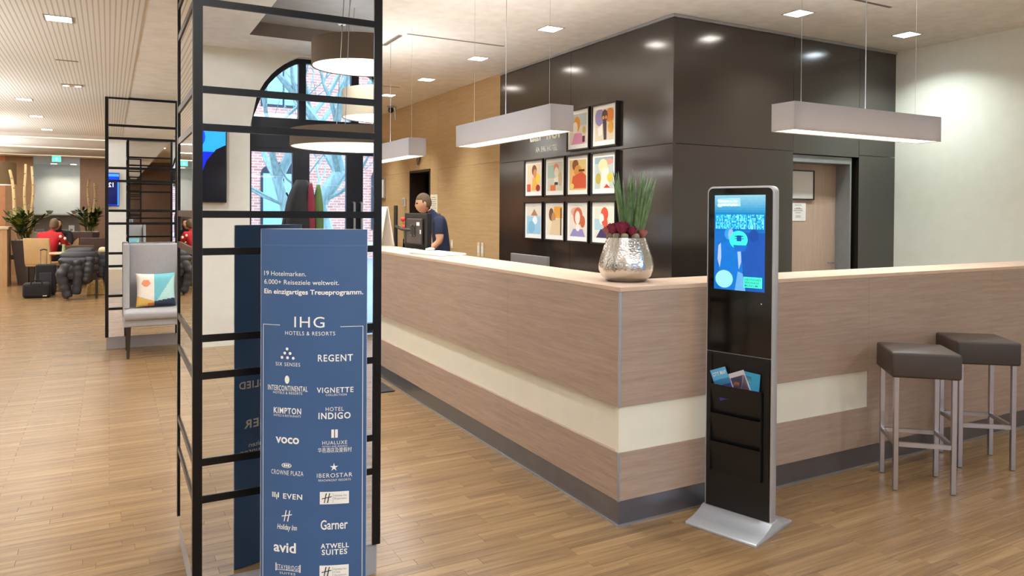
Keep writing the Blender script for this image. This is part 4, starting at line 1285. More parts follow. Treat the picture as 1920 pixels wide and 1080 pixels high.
for (r, c), (desc, shapes) in zip(GRID, ART):
    p = thing('picture', 'black framed print of a %s' % desc, 'picture', (KX - 0.0005, YC[c], ZR[r] + (0.0 if r else 0.0)), -PI / 2, 'framed prints on the black wall')
    t = 0.017
    MB().box(-FW / 2, -0.045, -FH / 2, FW / 2, 0, -FH / 2 + t).box(-FW / 2, -0.045, FH / 2 - t, FW / 2, 0, FH / 2).box(-FW / 2, -0.045, -FH / 2 + t, -FW / 2 + t, 0, FH / 2 - t).box(FW / 2 - t, -0.045, -FH / 2 + t, FW / 2, 0, FH / 2 - t).build('frame', M_BLACK, p, bev=0.001, seg=1)
    B(-FW / 2 + t, -0.03, -FH / 2 + t, FW / 2 - t, -0.001, FH / 2 - t).build('mount', M_PAPER, p)
    b = MB()
    sx_, sz_ = FW / 2 - t - 0.038, FH / 2 - t - 0.045
    for k, (pl_, col) in enumerate(shapes):
        b.poly([(max(-1, min(1, a)) * sx_, -0.0303 - 0.0002 * k, max(-1, min(1, d)) * sz_ + 0.004) for a, d in pl_], 0, col)
    b.build('print', M_PRINT, p, fixn=False)
# wall lettering
wl = thing('wall_lettering', 'white hotel name lettering on the black wall above the framed prints', 'lettering', (KX, 7.667, 2.2), -PI / 2)
for t, x, z, w, h, bo in (('aar hof', 0.0, 0.14, 0.70, 0.16, 0.025), ('AN IHG HOTEL', 0.135, 0.004, 0.48, 0.064, 0.03)):
    me = text_mesh(t, w, h, bo)
    for p in me.vertices:
        p.co = (p.co.x + x, -0.001, p.co.y + z)
    me.materials.append(M_TEXTW)
    link('lettering', me, wl)

# ------------------------------------------------------------------ FLOWER ARRANGEMENT
fa = thing('flower_arrangement', 'silver hammered vase with upright snake-plant leaves and burgundy roses on the counter corner', 'vase', (2.368, 3.085, CH))
vp = [(0.085, 0.0), (0.100, 0.004), (0.126, 0.025), (0.141, 0.058), (0.1425, 0.085), (0.134, 0.125), (0.117, 0.175), (0.101, 0.226), (0.096, 0.226), (0.098, 0.20), (0.0, 0.195)]
MB().lathe(vp, 72, fn=lambda t, z: 1 + 0.012 * math.cos(12 * t)).build('vase', M_VASE, fa, smooth=50)
MB().lathe([(0.096, 0.198), (0.07, 0.212), (0.0, 0.218)], 24, fn=lambda t, z: 1 + 0.04 * math.sin(5 * t)).build('filling', M_MOSS, fa, smooth=True)
rl = random.Random(21)
for k in range(22):
    a = 2 * PI * k / 22 + rl.uniform(-0.2, 0.2)
    r0 = rl.uniform(0.012, 0.05)
    bx, by = r0 * math.cos(a) + 0.026, r0 * math.sin(a)
    sp_ = rl.uniform(0.6, 1.4)
    tx, ty = bx + sp_ * 0.066 * math.cos(a), by + sp_ * 0.066 * math.sin(a) - 0.01
    hh = rl.uniform(0.30, 0.375)
    n = 6
    pts = [(bx + (tx - bx) * i / n, by + (ty - by) * i / n, 0.205 + hh * i / n) for i in range(n + 1)]
    MB().tube(pts, [0.011, 0.012, 0.012, 0.011, 0.0085, 0.005, 0.0006], 8).build('leaf', M_LEAF, fa, smooth='all')
def rose(x, y, z, s, m, seed):
    rnd = random.Random(seed)
    f = MB().ball((x, y, z), (s * 0.5, s * 0.5, s * 0.55), 10, 7).build('flower', m, fa, smooth='all')
    for ring, (n, rad, op) in enumerate(((3, 0.42, 0.25), (5, 0.72, 0.5), (6, 1.0, 0.85))):
        for k in range(n):
            a = 2 * PI * k / n + ring * 0.5 + rnd.uniform(-0.15, 0.15)
            ca, sa = math.cos(a), math.sin(a)
            def fn(i, j):
                w = (i - 0.5) * 2
                aa = a + w * (0.62 if n > 3 else 0.9)
                rr = s * (0.2 + 0.78 * rad * j ** 0.6) * (1 - 0.05 * w * w)
                zz = s * (-0.7 + 1.75 * j - 0.62 * op * j * j - 0.22 * w * w * j)
                return (x + rr * math.cos(aa), y + rr * math.sin(aa), z + zz)
            MB().grid(fn, 5, 5).build('petal', m, f, smooth='all')
rose(-0.078, 0.012, 0.270, 0.036, M_ROSE, 1)
rose(-0.052, -0.032, 0.272, 0.044, M_ROSE, 2)
rose(-0.012, -0.062, 0.256, 0.034, M_ROSE, 3)
rose(0.055, -0.062, 0.245, 0.030, M_ROSEP, 4)
rose(-0.09, 0.045, 0.258, 0.028, M_ROSEP, 5)
for k, (x, y) in enumerate(((-0.075, -0.015), (-0.055, -0.055), (0.0, -0.075), (-0.08, 0.03))):
    MB().lathe([(0.0, -0.03), (0.016, -0.02), (0.021, 0.006), (0.014, 0.018), (0.0, 0.02)], 12, (x, y, 0.230), fn=lambda t, z: 1 + 0.1 * math.sin(5 * t)).build('bract', M_MOSS, fa, smooth='all')

# ------------------------------------------------------------------ PEOPLE
def skin_mesh(verts, edges, root, levels=2):
    """verts: list of (pos, radius); grow one continuous skin over the joint graph"""
    me = bpy.data.meshes.new('body')
    me.from_pydata([v[0] for v in verts], edges, [])
    o = bpy.data.objects.new('body_tmp', me); COL.objects.link(o)
    md = o.modifiers.new('Skin', 'SKIN')
    md.use_smooth_shade = True
    if not me.skin_vertices:
        bm = bmesh.new(); bm.from_mesh(me); bm.verts.layers.skin.verify(); bm.to_mesh(me); bm.free()
    for i, (p, r) in enumerate(verts):
        sv = me.skin_vertices[0].data[i]
        sv.radius = (r, r) if not isinstance(r, tuple) else r
        sv.use_root = (i == root)
    ss = o.modifiers.new('Sub', 'SUBSURF'); ss.levels = levels; ss.render_levels = levels
    dg = bpy.context.evaluated_depsgraph_get()
    out = bpy.data.meshes.new_from_object(o.evaluated_get(dg))
    bpy.data.objects.remove(o)
    return out

def seg_dist(p, a, b):
    ab = b - a
    t = max(0, min(1, (p - a).dot(ab) / max(1e-9, ab.length_squared)))
    return (p - (a + ab * t)).length

def person(label, loc, rz, J, mats, hair, head, head_yaw=0.0, head_pitch=0.0, group=None, long_hair=False, hs=1.0):
    """J: joints in local metres, x = forward, y = left, z = up. mats: skin, top, trousers, shoes"""
    t = thing('person', label, 'person', loc, rz, group)
    V, E_, T_ = [], [], []      # T_: material of each bone
    idx = {}
    def add(n, p, r):
        idx[n] = len(V); V.append((Vector(p), r))
    def bone(a, b, m):
        E_.append((idx[a], idx[b]))
        ra, rb_ = V[idx[a]][1], V[idx[b]][1]
        ra = ra if not isinstance(ra, tuple) else max(ra); rb_ = rb_ if not isinstance(rb_, tuple) else max(rb_)
        T_.append((Vector(V[idx[a]][0]), Vector(V[idx[b]][0]), m, min(ra, rb_) if m == 0 else (ra + rb_) / 2))
    for n, (p, r) in J.items():
        add(n, p, r)
    bone('pelvis', 'waist', 1); bone('waist', 'chest', 1); bone('chest', 'neck0', 1); bone('neck0', 'neck', 0)
    for s in 'lr':
        bone('chest', 'sho_' + s, 1); bone('sho_' + s, 'sl_' + s, 1); bone('sl_' + s, 'elb_' + s, J.get('_sleeve', 0) if False else SLEEVE[0])
        bone('elb_' + s, 'wri_' + s, SLEEVE[1]); bone('wri_' + s, 'palm_' + s, 0)
        bone('pelvis', 'hip_' + s, 2); bone('hip_' + s, 'knee_' + s, 2); bone('knee_' + s, 'ank_' + s, 2); bone('ank_' + s, 'toe_' + s, 3)
        # five fingers from the palm
        w = Vector(J['wri_' + s][0]); pm = Vector(J['palm_' + s][0])
        d = (pm - w).normalized()
        side = d.cross(Vector((0, 0, 1)) if abs(d.z) < 0.9 else Vector((1, 0, 0))).normalized()
        for k, (off, ln) in enumerate(((-0.03, 0.065), (-0.01, 0.075), (0.01, 0.07), (0.028, 0.055))):
            a = pm + side * off
            nm = 'f%d_%s' % (k, s)
            add(nm + 'a', a + d * 0.03, 0.0095); add(nm + 'b', a + d * (0.03 + ln * 0.6) + Vector((0, 0, -0.008)), 0.008); add(nm + 'c', a + d * (0.025 + ln) + Vector((0, 0, -0.02)), 0.0065)
            bone('palm_' + s, nm + 'a', 0); bone(nm + 'a', nm + 'b', 0); bone(nm + 'b', nm + 'c', 0)
        add('th1' + s, w + d * 0.035 - side * 0.045, 0.011); add('th2' + s, w + d * 0.075 - side * 0.06, 0.009)
        bone('wri_' + s, 'th1' + s, 0); bone('th1' + s, 'th2' + s, 0)
    me = skin_mesh(V, E_, idx['pelvis'])
    nm_old = len(me.vertices)
    me.materials.clear()
    for m in mats:
        me.materials.append(m)
    for p in me.polygons:
        c = Vector(p.center)
        best = min(T_, key=lambda b: seg_dist(c, b[0], b[1]) - b[3])
        p.material_index = best[2]
        p.use_smooth = True
    # head joined onto the neck
    hb = MB()
    cy, sy = math.cos(head_yaw), math.sin(head_yaw)
    R = Matrix.Rotation(head_yaw, 3, 'Z') @ Matrix.Rotation(-head_pitch, 3, 'Y')
    hc = Vector(head)
    def face(p, q_):
        x, y, z = q_
        k = 1.0
        if p.z < -0.2:                       # jaw narrows
            k = 1 - 0.30 * min(1, (-0.2 - p.z) / 0.8)
        y *= k
        if p.x > 0.2:
            if p.z < -0.3:
                x += 0.010 * hs              # chin
            if abs(p.y) < 0.22 and -0.30 < p.z < 0.05:
                x += 0.024 * hs * (1 - abs(p.y) / 0.22) * (0.05 - p.z) / 0.35     # nose
            if 0.2 < abs(p.y) < 0.55 and -0.05 < p.z < 0.18:
                x -= 0.008 * hs              # eye sockets
        if p.x < -0.3 and p.z < -0.4:
            x *= 0.75
        return R @ Vector((x, y, z))
    hb.ball(hc, (0.097 * hs, 0.076 * hs, 0.122 * hs), 28, 20, 0, face)
    for s in (-1, 1):
        e = R @ Vector((-0.005, s * 0.076, -0.005)) * hs
        hb.ball(hc + e, 1.0, 8, 6, 0, lambda p, q_: R @ Vector((p.x * 0.018, p.y * 0.007, p.z * 0.03)) * hs)
        e = R @ Vector((0.086, s * 0.031, 0.008)) * hs
        hb.ball(hc + e, 0.0105 * hs, 8, 6, 4)
    e = R @ Vector((0.090, 0, -0.066)) * hs
    hb.ball(hc + e, 1.0, 8, 5, 5, lambda p, q_: R @ Vector((p.x * 0.008, p.y * 0.022, p.z * 0.005)) * hs)
    bm = bmesh.new(); bm.from_mesh(me)
    n0 = [bm.verts.new(v) for v in hb.v]
    for f_, mi in zip(hb.f, hb.mi):
        try:
            fc = bm.faces.new([n0[i] for i in f_]); fc.material_index = mi; fc.smooth = True
        except ValueError:
            pass
    bmesh.ops.recalc_face_normals(bm, faces=bm.faces)
    bm.to_mesh(me); bm.free()
    me.materials.append(M_DARKCLOTH); me.materials.append(M_ROSEP)
    link('body', me, t)
    hh = MB()
    def cap(p, q_):
        x, y, z = q_
        lim = 0.28 if p.x > 0.35 else (-0.05 if p.x > -0.1 else -0.55)
        if long_hair:
            lim = 0.45 if p.x > 0.45 else -1.0
            if p.x < 0.3:
                z = z * 1.0 - (0.10 * hs * max(0, -p.z + 0.2))
        if p.z < lim:
            return R @ (Vector((x, y, z)) * 0.86)
        return R @ Vector((x, y, z))
    hh.ball(hc + R @ Vector((-0.006, 0, 0.010)) * hs, (0.101 * hs, 0.080 * hs, 0.121 * hs), 24, 18, 0, cap)
    hh.build('hair', hair, t, smooth='all')
    return t

SLEEVE = (0, 0)
stand = {
    'pelvis': ((0, 0, 0.94), (0.15, 0.11)), 'waist': ((0.02, 0, 1.10), (0.14, 0.105)), 'chest': ((0.06, 0, 1.29), (0.155, 0.115)), 'neck0': ((0.13, 0, 1.445), 0.062), 'neck': ((0.19, 0, 1.53), 0.052),
    'sho_l': ((0.07, 0.185, 1.40), 0.068), 'sl_l': ((0.075, 0.225, 1.27), 0.066), 'elb_l': ((0.07, 0.245, 1.13), 0.046), 'wri_l': ((0.25, 0.20, 0.98), 0.032), 'palm_l': ((0.33, 0.18, 0.965), 0.034),
    'sho_r': ((0.07, -0.185, 1.40), 0.068), 'sl_r': ((0.13, -0.24, 1.29), 0.066), 'elb_r': ((0.20, -0.27, 1.15), 0.046), 'wri_r': ((0.38, -0.20, 1.02), 0.032), 'palm_r': ((0.46, -0.17, 1.01), 0.034),
    'hip_l': ((0, 0.09, 0.88), 0.10), 'knee_l': ((0.02, 0.10, 0.48), 0.065), 'ank_l': ((-0.02, 0.10, 0.09), 0.045), 'toe_l': ((0.15, 0.11, 0.04), 0.038),
    'hip_r': ((0, -0.09, 0.88), 0.10), 'knee_r': ((0.03, -0.10, 0.48), 0.065), 'ank_r': ((0.0, -0.10, 0.09), 0.045), 'toe_r': ((0.17, -0.11, 0.04), 0.038),
}
person('receptionist with short brown hair and navy T-shirt standing behind the counter monitor', (3.70, 8.57, 0), math.radians(163), stand,
       [M_SKIN, M_NAVYSHIRT, M_DARKCLOTH, M_BLACK], M_HAIRB, (0.255, 0, 1.60), 0.12, -0.12)
SLEEVE = (1, 1)
sit = {
    'pelvis': ((0, 0, 0.52), (0.16, 0.13)), 'waist': ((0.05, 0, 0.68), (0.15, 0.12)), 'chest': ((0.13, 0, 0.88), (0.17, 0.13)), 'neck0': ((0.19, 0, 1.03), 0.07), 'neck': ((0.23, 0, 1.10), 0.052),
    'sho_l': ((0.14, 0.19, 0.99), 0.075), 'sl_l': ((0.19, 0.22, 0.88), 0.07), 'elb_l': ((0.26, 0.24, 0.78), 0.055), 'wri_l': ((0.46, 0.16, 0.80), 0.036), 'palm_l': ((0.53, 0.13, 0.80), 0.034),
    'sho_r': ((0.14, -0.19, 0.99), 0.075), 'sl_r': ((0.19, -0.22, 0.88), 0.07), 'elb_r': ((0.26, -0.24, 0.78), 0.055), 'wri_r': ((0.46, -0.16, 0.80), 0.036), 'palm_r': ((0.53, -0.13, 0.80), 0.034),
    'hip_l': ((0.06, 0.10, 0.50), 0.10), 'knee_l': ((0.46, 0.12, 0.50), 0.07), 'ank_l': ((0.42, 0.12, 0.09), 0.045), 'toe_l': ((0.57, 0.13, 0.04), 0.038),
    'hip_r': ((0.06, -0.10, 0.50), 0.10), 'knee_r': ((0.46, -0.12, 0.50), 0.07), 'ank_r': ((0.42, -0.12, 0.09), 0.045), 'toe_r': ((0.57, -0.13, 0.04), 0.038),
}
person('guest in bright red jacket leaning forward on a beige chair', (-1.06, 16.5, 0), math.radians(62), sit, [M_SKIN2, M_RED, M_DARKCLOTH, M_BLACK], M_HAIRB, (0.27, 0, 1.19), 0.4, 0.1, 'restaurant guests')
person('dark-haired guest in black sitting across from the red jacket', (-0.86, 17.75, 0), math.radians(-105), sit, [M_SKIN2, M_DARKCLOTH, M_DARKCLOTH, M_BLACK], M_HAIRD, (0.25, 0, 1.19), 0.1, 0.1, 'restaurant guests', True)

# ------------------------------------------------------------------ THINGS BEHIND AND ON THE COUNTER
mo = thing('monitor', 'black monitor seen from behind on a pole arm at the reception counter', 'monitor', (2.75, 7.02, 0.735), 0)
MB().tube([(0.0, 0.66, 0), (0.0, 0.66, 0.825)], 0.022, 12).build('pole', M_BLACK, mo, smooth=True)
MB().lathe([(0.0, 0.0), (0.08, 0.0), (0.08, 0.012), (0.0, 0.012)], 20, (0, 0.66, 0)).build('pole_foot', M_BLACK, mo)
MB().tube([(0, 0.66, 0.60), (-0.06, 0.30, 0.575), (-0.03, 0.02, 0.57)], 0.016, 10).build('arm', M_KMATTE, mo, smooth=True)
mon = MB()
mon.box(-0.028, -0.31, 0.38, 0.022, 0.31, 0.745)
mon.build('screen_housing', M_KMATTE, mo, bev=0.006)
MB().box(-0.05, -0.22, 0.43, -0.029, 0.20, 0.69).build('rear_cover', plain('monitor_grey', '3d3734', 0.35), mo, bev=0.008)
MB().box(-0.056, -0.06, 0.51, -0.051, 0.06, 0.63).build('mount_plate', M_KMATTE, mo, bev=0.002, seg=1)
for k, (y, z) in enumerate(((-0.05, 0.52), (0.05, 0.52), (-0.05, 0.62), (0.05, 0.62))):
    MB().tube([(-0.0565, y, z), (-0.0585, y, z)], 0.006, 8).build('screw', M_STEEL, mo)
MB().box(-0.0515, -0.17, 0.62, -0.0505, -0.09, 0.655).build('sticker', M_PAPER, mo)
MB().box(-0.0515, -0.21, 0.54, -0.0505, -0.18, 0.58).build('sticker', M_PAPER, mo)
MB().box(0.0225, -0.29, 0.40, 0.0235, 0.29, 0.73).build('screen', emit('office_screen', 'b8c8d8', 0.6), mo)

lc = thing('desk_monitor', 'grey back of a low monitor behind the counter below the prints', 'monitor', (2.92, 5.05, 0.735))
MB().box(-0.012, -0.29, 0.10, 0.012, 0.29, 0.425).build('screen_housing', plain('monitor_silver', '6f6a68', 0.35), lc, bev=0.004)
MB().box(0.013, -0.03, 0.0, 0.035, 0.03, 0.25).build('neck', M_KMATTE, lc)
MB().box(-0.07, -0.11, 0.0, 0.09, 0.11, 0.01).build('foot', M_KMATTE, lc, bev=0.003)

ph = thing('document_sheets', 'mint green printed sheet lying on the far end of the counter', 'paper', (2.36, 6.22, CH))
MB().prism([(-0.17, -0.30), (0.10, -0.42), (0.17, 0.30), (-0.09, 0.40)], 'z', 0.0005, 0.002).build('sheet', plain('mint_paper', 'bfe3cd', 0.6), ph)
pf = thing('document_folder', 'white paper folder on the counter in front of the receptionist', 'folder', (2.40, 5.66, CH))
MB().prism([(-0.11, -0.30), (0.17, -0.19), (0.13, 0.30), (-0.19, 0.21)], 'z', 0.003, 0.006).build('cover', M_PAPER, pf)
MB().prism([(-0.105, -0.293), (0.165, -0.186), (0.127, 0.293), (-0.185, 0.205)], 'z', 0.0065, 0.0145).build('pages', M_PAPER, pf)
ms = thing('computer_mouse', 'small white computer mouse next to the white folder', 'mouse', (2.515, 6.12, CH), 0.5)
MB().ball((0, 0, 0.016), (0.058, 0.032, 0.0175), 16, 10).build('shell', M_PAPER, ms, smooth='all')
MB().box(-0.045, -0.002, 0.028, -0.015, 0.002, 0.034).build('wheel', M_BLACK, ms)
es = thing('tabletop_easel', 'white tabletop easel board beside the near column on the counter', 'easel', (2.42, 7.28, CH), math.radians(20))
MB().prism([(-0.10, 0.001), (-0.08, 0.001), (0.0, 0.40), (-0.015, 0.40)], 'y', -0.14, 0.14).build('front_board', M_PAPER, es)
MB().prism([(0.10, 0.001), (0.085, 0.001), (0.002, 0.40), (0.012, 0.40)], 'y', -0.14, 0.14).build('rear_board', M_PAPER, es)
yf = thing('yellow_folder', 'ochre cardboard letter tray behind the silver vase', 'tray', (2.80, 3.72, 0.735), math.radians(45))
MB().prism([(-0.12, 0.001), (0.12, 0.001), (0.15, 0.43), (-0.09, 0.43)], 'y', -0.02, 0.02).build('board', plain('ochre_card', 'c9953f', 0.6), yf)
MB().box(-0.13, 0.021, 0.001, 0.13, 0.10, 0.05).build('tray', M_BLACK, yf)
rb = thing('red_flower_vase', 'red flowers in a clear vase left of the pole monitor', 'flowers', (2.95, 7.85, 0.735))
MB().lathe([(0.0, 0.0), (0.05, 0.0), (0.055, 0.20), (0.05, 0.45), (0.046, 0.45), (0.05, 0.2), (0.045, 0.01), (0.0, 0.01)], 20).build('vase', M_GLASS, rb, smooth=True)
rr2 = random.Random(9)
for k in range(7):
    a = 2 * PI * k / 7
    x, y, z = 0.05 * math.cos(a), 0.05 * math.sin(a), 0.60 + rr2.uniform(-0.04, 0.06)
    st = MB().tube([(0.01 * math.cos(a), 0.01 * math.sin(a), 0.02), (x, y, z)], 0.003, 6).build('stem', M_LEAFD, rb)
    MB().lathe([(0.0, -0.02), (0.025, -0.005), (0.03, 0.02), (0.018, 0.035), (0.0, 0.028)], 10, (x, y, z + 0.015), fn=lambda t, zz: 1 + 0.15 * math.sin(5 * t)).build('bloom', plain('red_bloom', 'c8341f', 0.6) if 'red_bloom' not in MATS else MATS['red_bloom'], rb, smooth='all')

# small fixtures on the veneer wall
def wallthing(name, label, cat, y, z, group=None):
    return thing(name, label, cat, (KX, y, z), -PI / 2, group)
o = wallthing('soap_dispenser', 'small white wall phone left of the dark doorway', 'phone', 11.90, 1.65)
o.name = 'wall_phone'
MB().box(-0.05, -0.04, -0.075, 0.05, 0, 0.075).build('body', plain('pale_plastic', 'cfc9c0', 0.4), o, bev=0.008)
MB().box(-0.02, -0.045, -0.06, 0.02, -0.0405, 0.06).build('handset', plain('grey_plastic', '8f8a86', 0.4), o, bev=0.002, seg=1)
o = wallthing('wall_notice', 'pale printed notice on the veneer wall right of the doorway', 'notice', 10.63, 1.61)
B(-0.14, -0.004, -0.15, 0.14, -0.0005, 0.15).build('sheet', plain('cream_paper', 'e4dcc0', 0.7), o)
b = MB()
for k in range(7):
    b.box(-0.10, -0.0052, 0.10 - 0.033 * k, 0.06 + 0.03 * (k % 2), -0.0045, 0.11 - 0.033 * k)
b.build('printed_lines', M_GREYTXT, o)
o = wallthing('light_box', 'white framed board on the veneer wall near the column', 'board', 13.06, 1.91)
MB().box(-0.14, -0.03, -0.19, 0.14, -0.0005, 0.19).build('frame', M_ALU, o, bev=0.004)
MB().box(-0.115, -0.033, -0.165, 0.115, -0.0305, 0.165).build('sheet', M_PAPER, o)
cm = thing('security_camera', 'dark dome security camera hanging below the ceiling by the veneer wall', 'camera', (4.2, 12.0, CEIL))
MB().box(-0.05, -0.05, -0.03, 0.05, 0.05, -0.0005).build('mount', M_ALU, cm)
MB().ball((0, 0, -0.07), 0.05, 14, 9).build('dome', M_BLACK, cm, smooth='all')
MB().tube([(0.1, 0.05, -0.0005), (0.1, 0.05, -0.22)], 0.012, 8).build('conduit', M_ALU, cm)
o = wallthing('door_sensor', 'small dark sensor above the doorway under the pendant', 'sensor', 11.25, 2.36)
MB().box(-0.05, -0.06, 0.0, 0.05, -0.0005, 0.07).build('housing', M_ALU, o, bev=0.004)
MB().prism([(-0.035, -0.005), (0.035, -0.005), (0.0, -0.11)], 'y', -0.045, -0.02).build('arrow', M_SLOT, o)
def sockets(label, y, z, h):
    o = wallthing('switch_pair', label, 'switch', y, z, 'switch pairs on the veneer wall')
    for s in (-1, 1):
        B(s * 0.06 - 0.035, -0.012, -h / 2, s * 0.06 + 0.035, -0.0005, h / 2).build('switch_plate', plain('clear_plate', 'd8cbb0', 0.3) if 'clear_plate' not in MATS else MATS['clear_plate'], o, bev=0.003)
        B(s * 0.06 - 0.018, -0.016, -h / 4, s * 0.06 + 0.018, -0.0125, h / 4).build('rocker', M_PAPER, o)
sockets('pair of pale switches on the veneer wall beside the receptionist', 9.98, 1.02, 0.12)
sockets('pair of pale switches on the veneer wall near the black panels', 8.975, 0.985, 0.19)

fm = thing('floor_mat', 'charcoal door mat on the floor at the foot of the counter', 'mat', (1.45, 6.75, 0))
B(-0.6, -0.94, 0.0005, 0.63, 0.9, 0.012).build('mat', M_MAT, fm, bev=0.003)

# ------------------------------------------------------------------ GREY WING CHAIR AND PILLOW
ch = thing('wing_chair', 'light grey high-backed wing armchair with dark wooden legs before the far column', 'armchair', (0.44, 8.56, 0))
hw = 0.315
B(-hw + 0.06, -0.29, 0.325, hw - 0.06, 0.16, 0.37).box(-hw, -0.30, 0.32, hw, -0.0, 0.40).build('seat_frame', M_GREYFAB, ch, smooth=50, bev=0.012, seg=3)
B(-hw + 0.002, -0.33, 0.385, hw - 0.002, 0.18, 0.475).build('seat', M_GREYFAB, ch, smooth=60, bev=0.035, seg=5)
MB().prism([(0.16, 0.30), (0.20, 1.135), (0.30, 1.135), (0.27, 0.30)], 'x', -hw + 0.055, hw - 0.055).build('backrest', M_GREYFAB, ch, smooth=50, bev=0.02, seg=3)
for s in (-1, 1):
    x0, x1 = (s * hw, s * (hw - 0.06))
    MB().prism([(-0.06, 0.478), (0.03, 0.72), (0.06, 1.14), (0.30, 1.14), (0.28, 0.30), (0.185, 0.30), (0.185, 0.478)], 'x', min(x0, x1), max(x0, x1)).build('wing', M_GREYFAB, ch, smooth=50, bev=0.016, seg=3)
for (x, y, dx, dy) in ((-0.27, -0.24, -0.005, -0.01), (0.27, -0.24, 0.005, -0.01), (-0.27, 0.22, -0.005, 0.04), (0.27, 0.22, 0.005, 0.04)):
    MB().hexa([(x + dx - 0.013, y + dy - 0.013, 0.0005), (x + dx + 0.013, y + dy - 0.013, 0.0005), (x + dx + 0.013, y + dy + 0.013, 0.0005), (x + dx - 0.013, y + dy + 0.013, 0.0005),
               (x - 0.022, y - 0.022, 0.33), (x + 0.022, y - 0.022, 0.33), (x + 0.022, y + 0.022, 0.33), (x - 0.022, y + 0.022, 0.33)]).build('leg', M_DKWOOD, ch)
def pillow_mesh():
    b = MB(); n = 44
    for side in (-1, 1):
        base = len(b.v)
        for j in range(n + 1):
            for i in range(n + 1):
                u, v = i / n * 2 - 1, j / n * 2 - 1
                pinch = 1 - 0.07 * (1 - abs(u) ** 2) * abs(v) ** 3
                pinch2 = 1 - 0.07 * (1 - abs(v) ** 2) * abs(u) ** 3
                th = 0.062 * (max(0, (1 - u ** 4) * (1 - v ** 4)) ** 0.5)
                b.v.append((u * 0.19 * pinch2, side * th, v * 0.18 * pinch))
        for j in range(n):
            for i in range(n):
                a = base + j * (n + 1) + i
                cx_, cz_ = (i + 0.5) / n * 2 - 1, (j + 0.5) / n * 2 - 1
                if cx_ < -0.1:
                    c = 'efe6d8'
                    if (cx_ + 0.5) ** 2 * 2 + (cz_ - 0.35) ** 2 * 2 < 0.09:
                        c = 'e8936a'
                    if cz_ < -0.55 - 0.4 * (cx_ + 0.5):
                        c = 'e3b55f'
                    if cz_ < -0.8 and cx_ > -0.4:
                        c = 'c9733a'
                else:
                    c = '6fbcc6' if cz_ > 1.7 * cx_ - 0.75 else 'b5dcd4'
                    if cz_ < -0.72 + 0.2 * cx_:
                        c = '263447'
                b.face([a, a + 1, a + n + 2, a + n + 1], 0, c)
    return b
pw = thing('throw_pillow', 'square throw pillow in white, teal and orange on the grey wing chair', 'pillow', (0.43, 8.60, 0.655))
po = pillow_mesh().build('cover', M_PRINT, pw, smooth='all')
po.rotation_euler = (math.radians(-14), 0, 0)

# ------------------------------------------------------------------ STREET-WALL THINGS SEEN IN THE MIRRORS
def tv(label, x, shapes, words=None):
    t = thing('wall_screen', label, 'screen', (x, YB, 1.99), PI, 'upright screens on the street wall')
    MB().box(-0.23, -0.05, -0.41, 0.23, -0.0005, 0.41).build('housing', M_KMATTE, t, bev=0.004)
    b = MB()
    for k, (p, c) in enumerate(shapes):
        b.poly([(a * 0.218, -0.0505 - 0.0002 * k, d * 0.398) for a, d in p], 0, c)
    s = b.build('picture', M_TVS, t, fixn=False)
    for (w_, a, d, wd, h) in (words or ()):
        flat_text(s, w_, a, d, wd, h, -0.052, M_SCRW, 0.02)
# local +x of a screen turned by pi points to world -X
tv('upright screen showing a dark suited figure on blue', 0.90,
   [(q(-1, -1, 1, 1), '0a1a9a'), (q(-1, 0.35, 1, 1), '1f7de0'), ([(-1, -1), (-1, 0.55), (-0.55, 0.42), (-0.1, 0.1), (0.2, -0.4), (0.3, -1)], '05060c'), ([(1, -1), (1, 0.6), (0.5, 0.4), (0.15, -0.2), (0.25, -1)], '08080f'), (disc(0.3, 0.75, 0.35, 0.28), '0c2fb8')])
tv('upright screen with blue advert showing number twelve', -0.01,
   [(q(-1, -1, 1, 1), '0a2bd0'), (q(-0.9, -0.95, 0.9, 0.5), '050a38'), (q(-1, 0.8, 1, 0.95), '3a7df0'), (q(-1, -1, -0.86, 0.6), '2f6ff0')], [('12', -0.1, 0.06, 0.11, 0.11)])

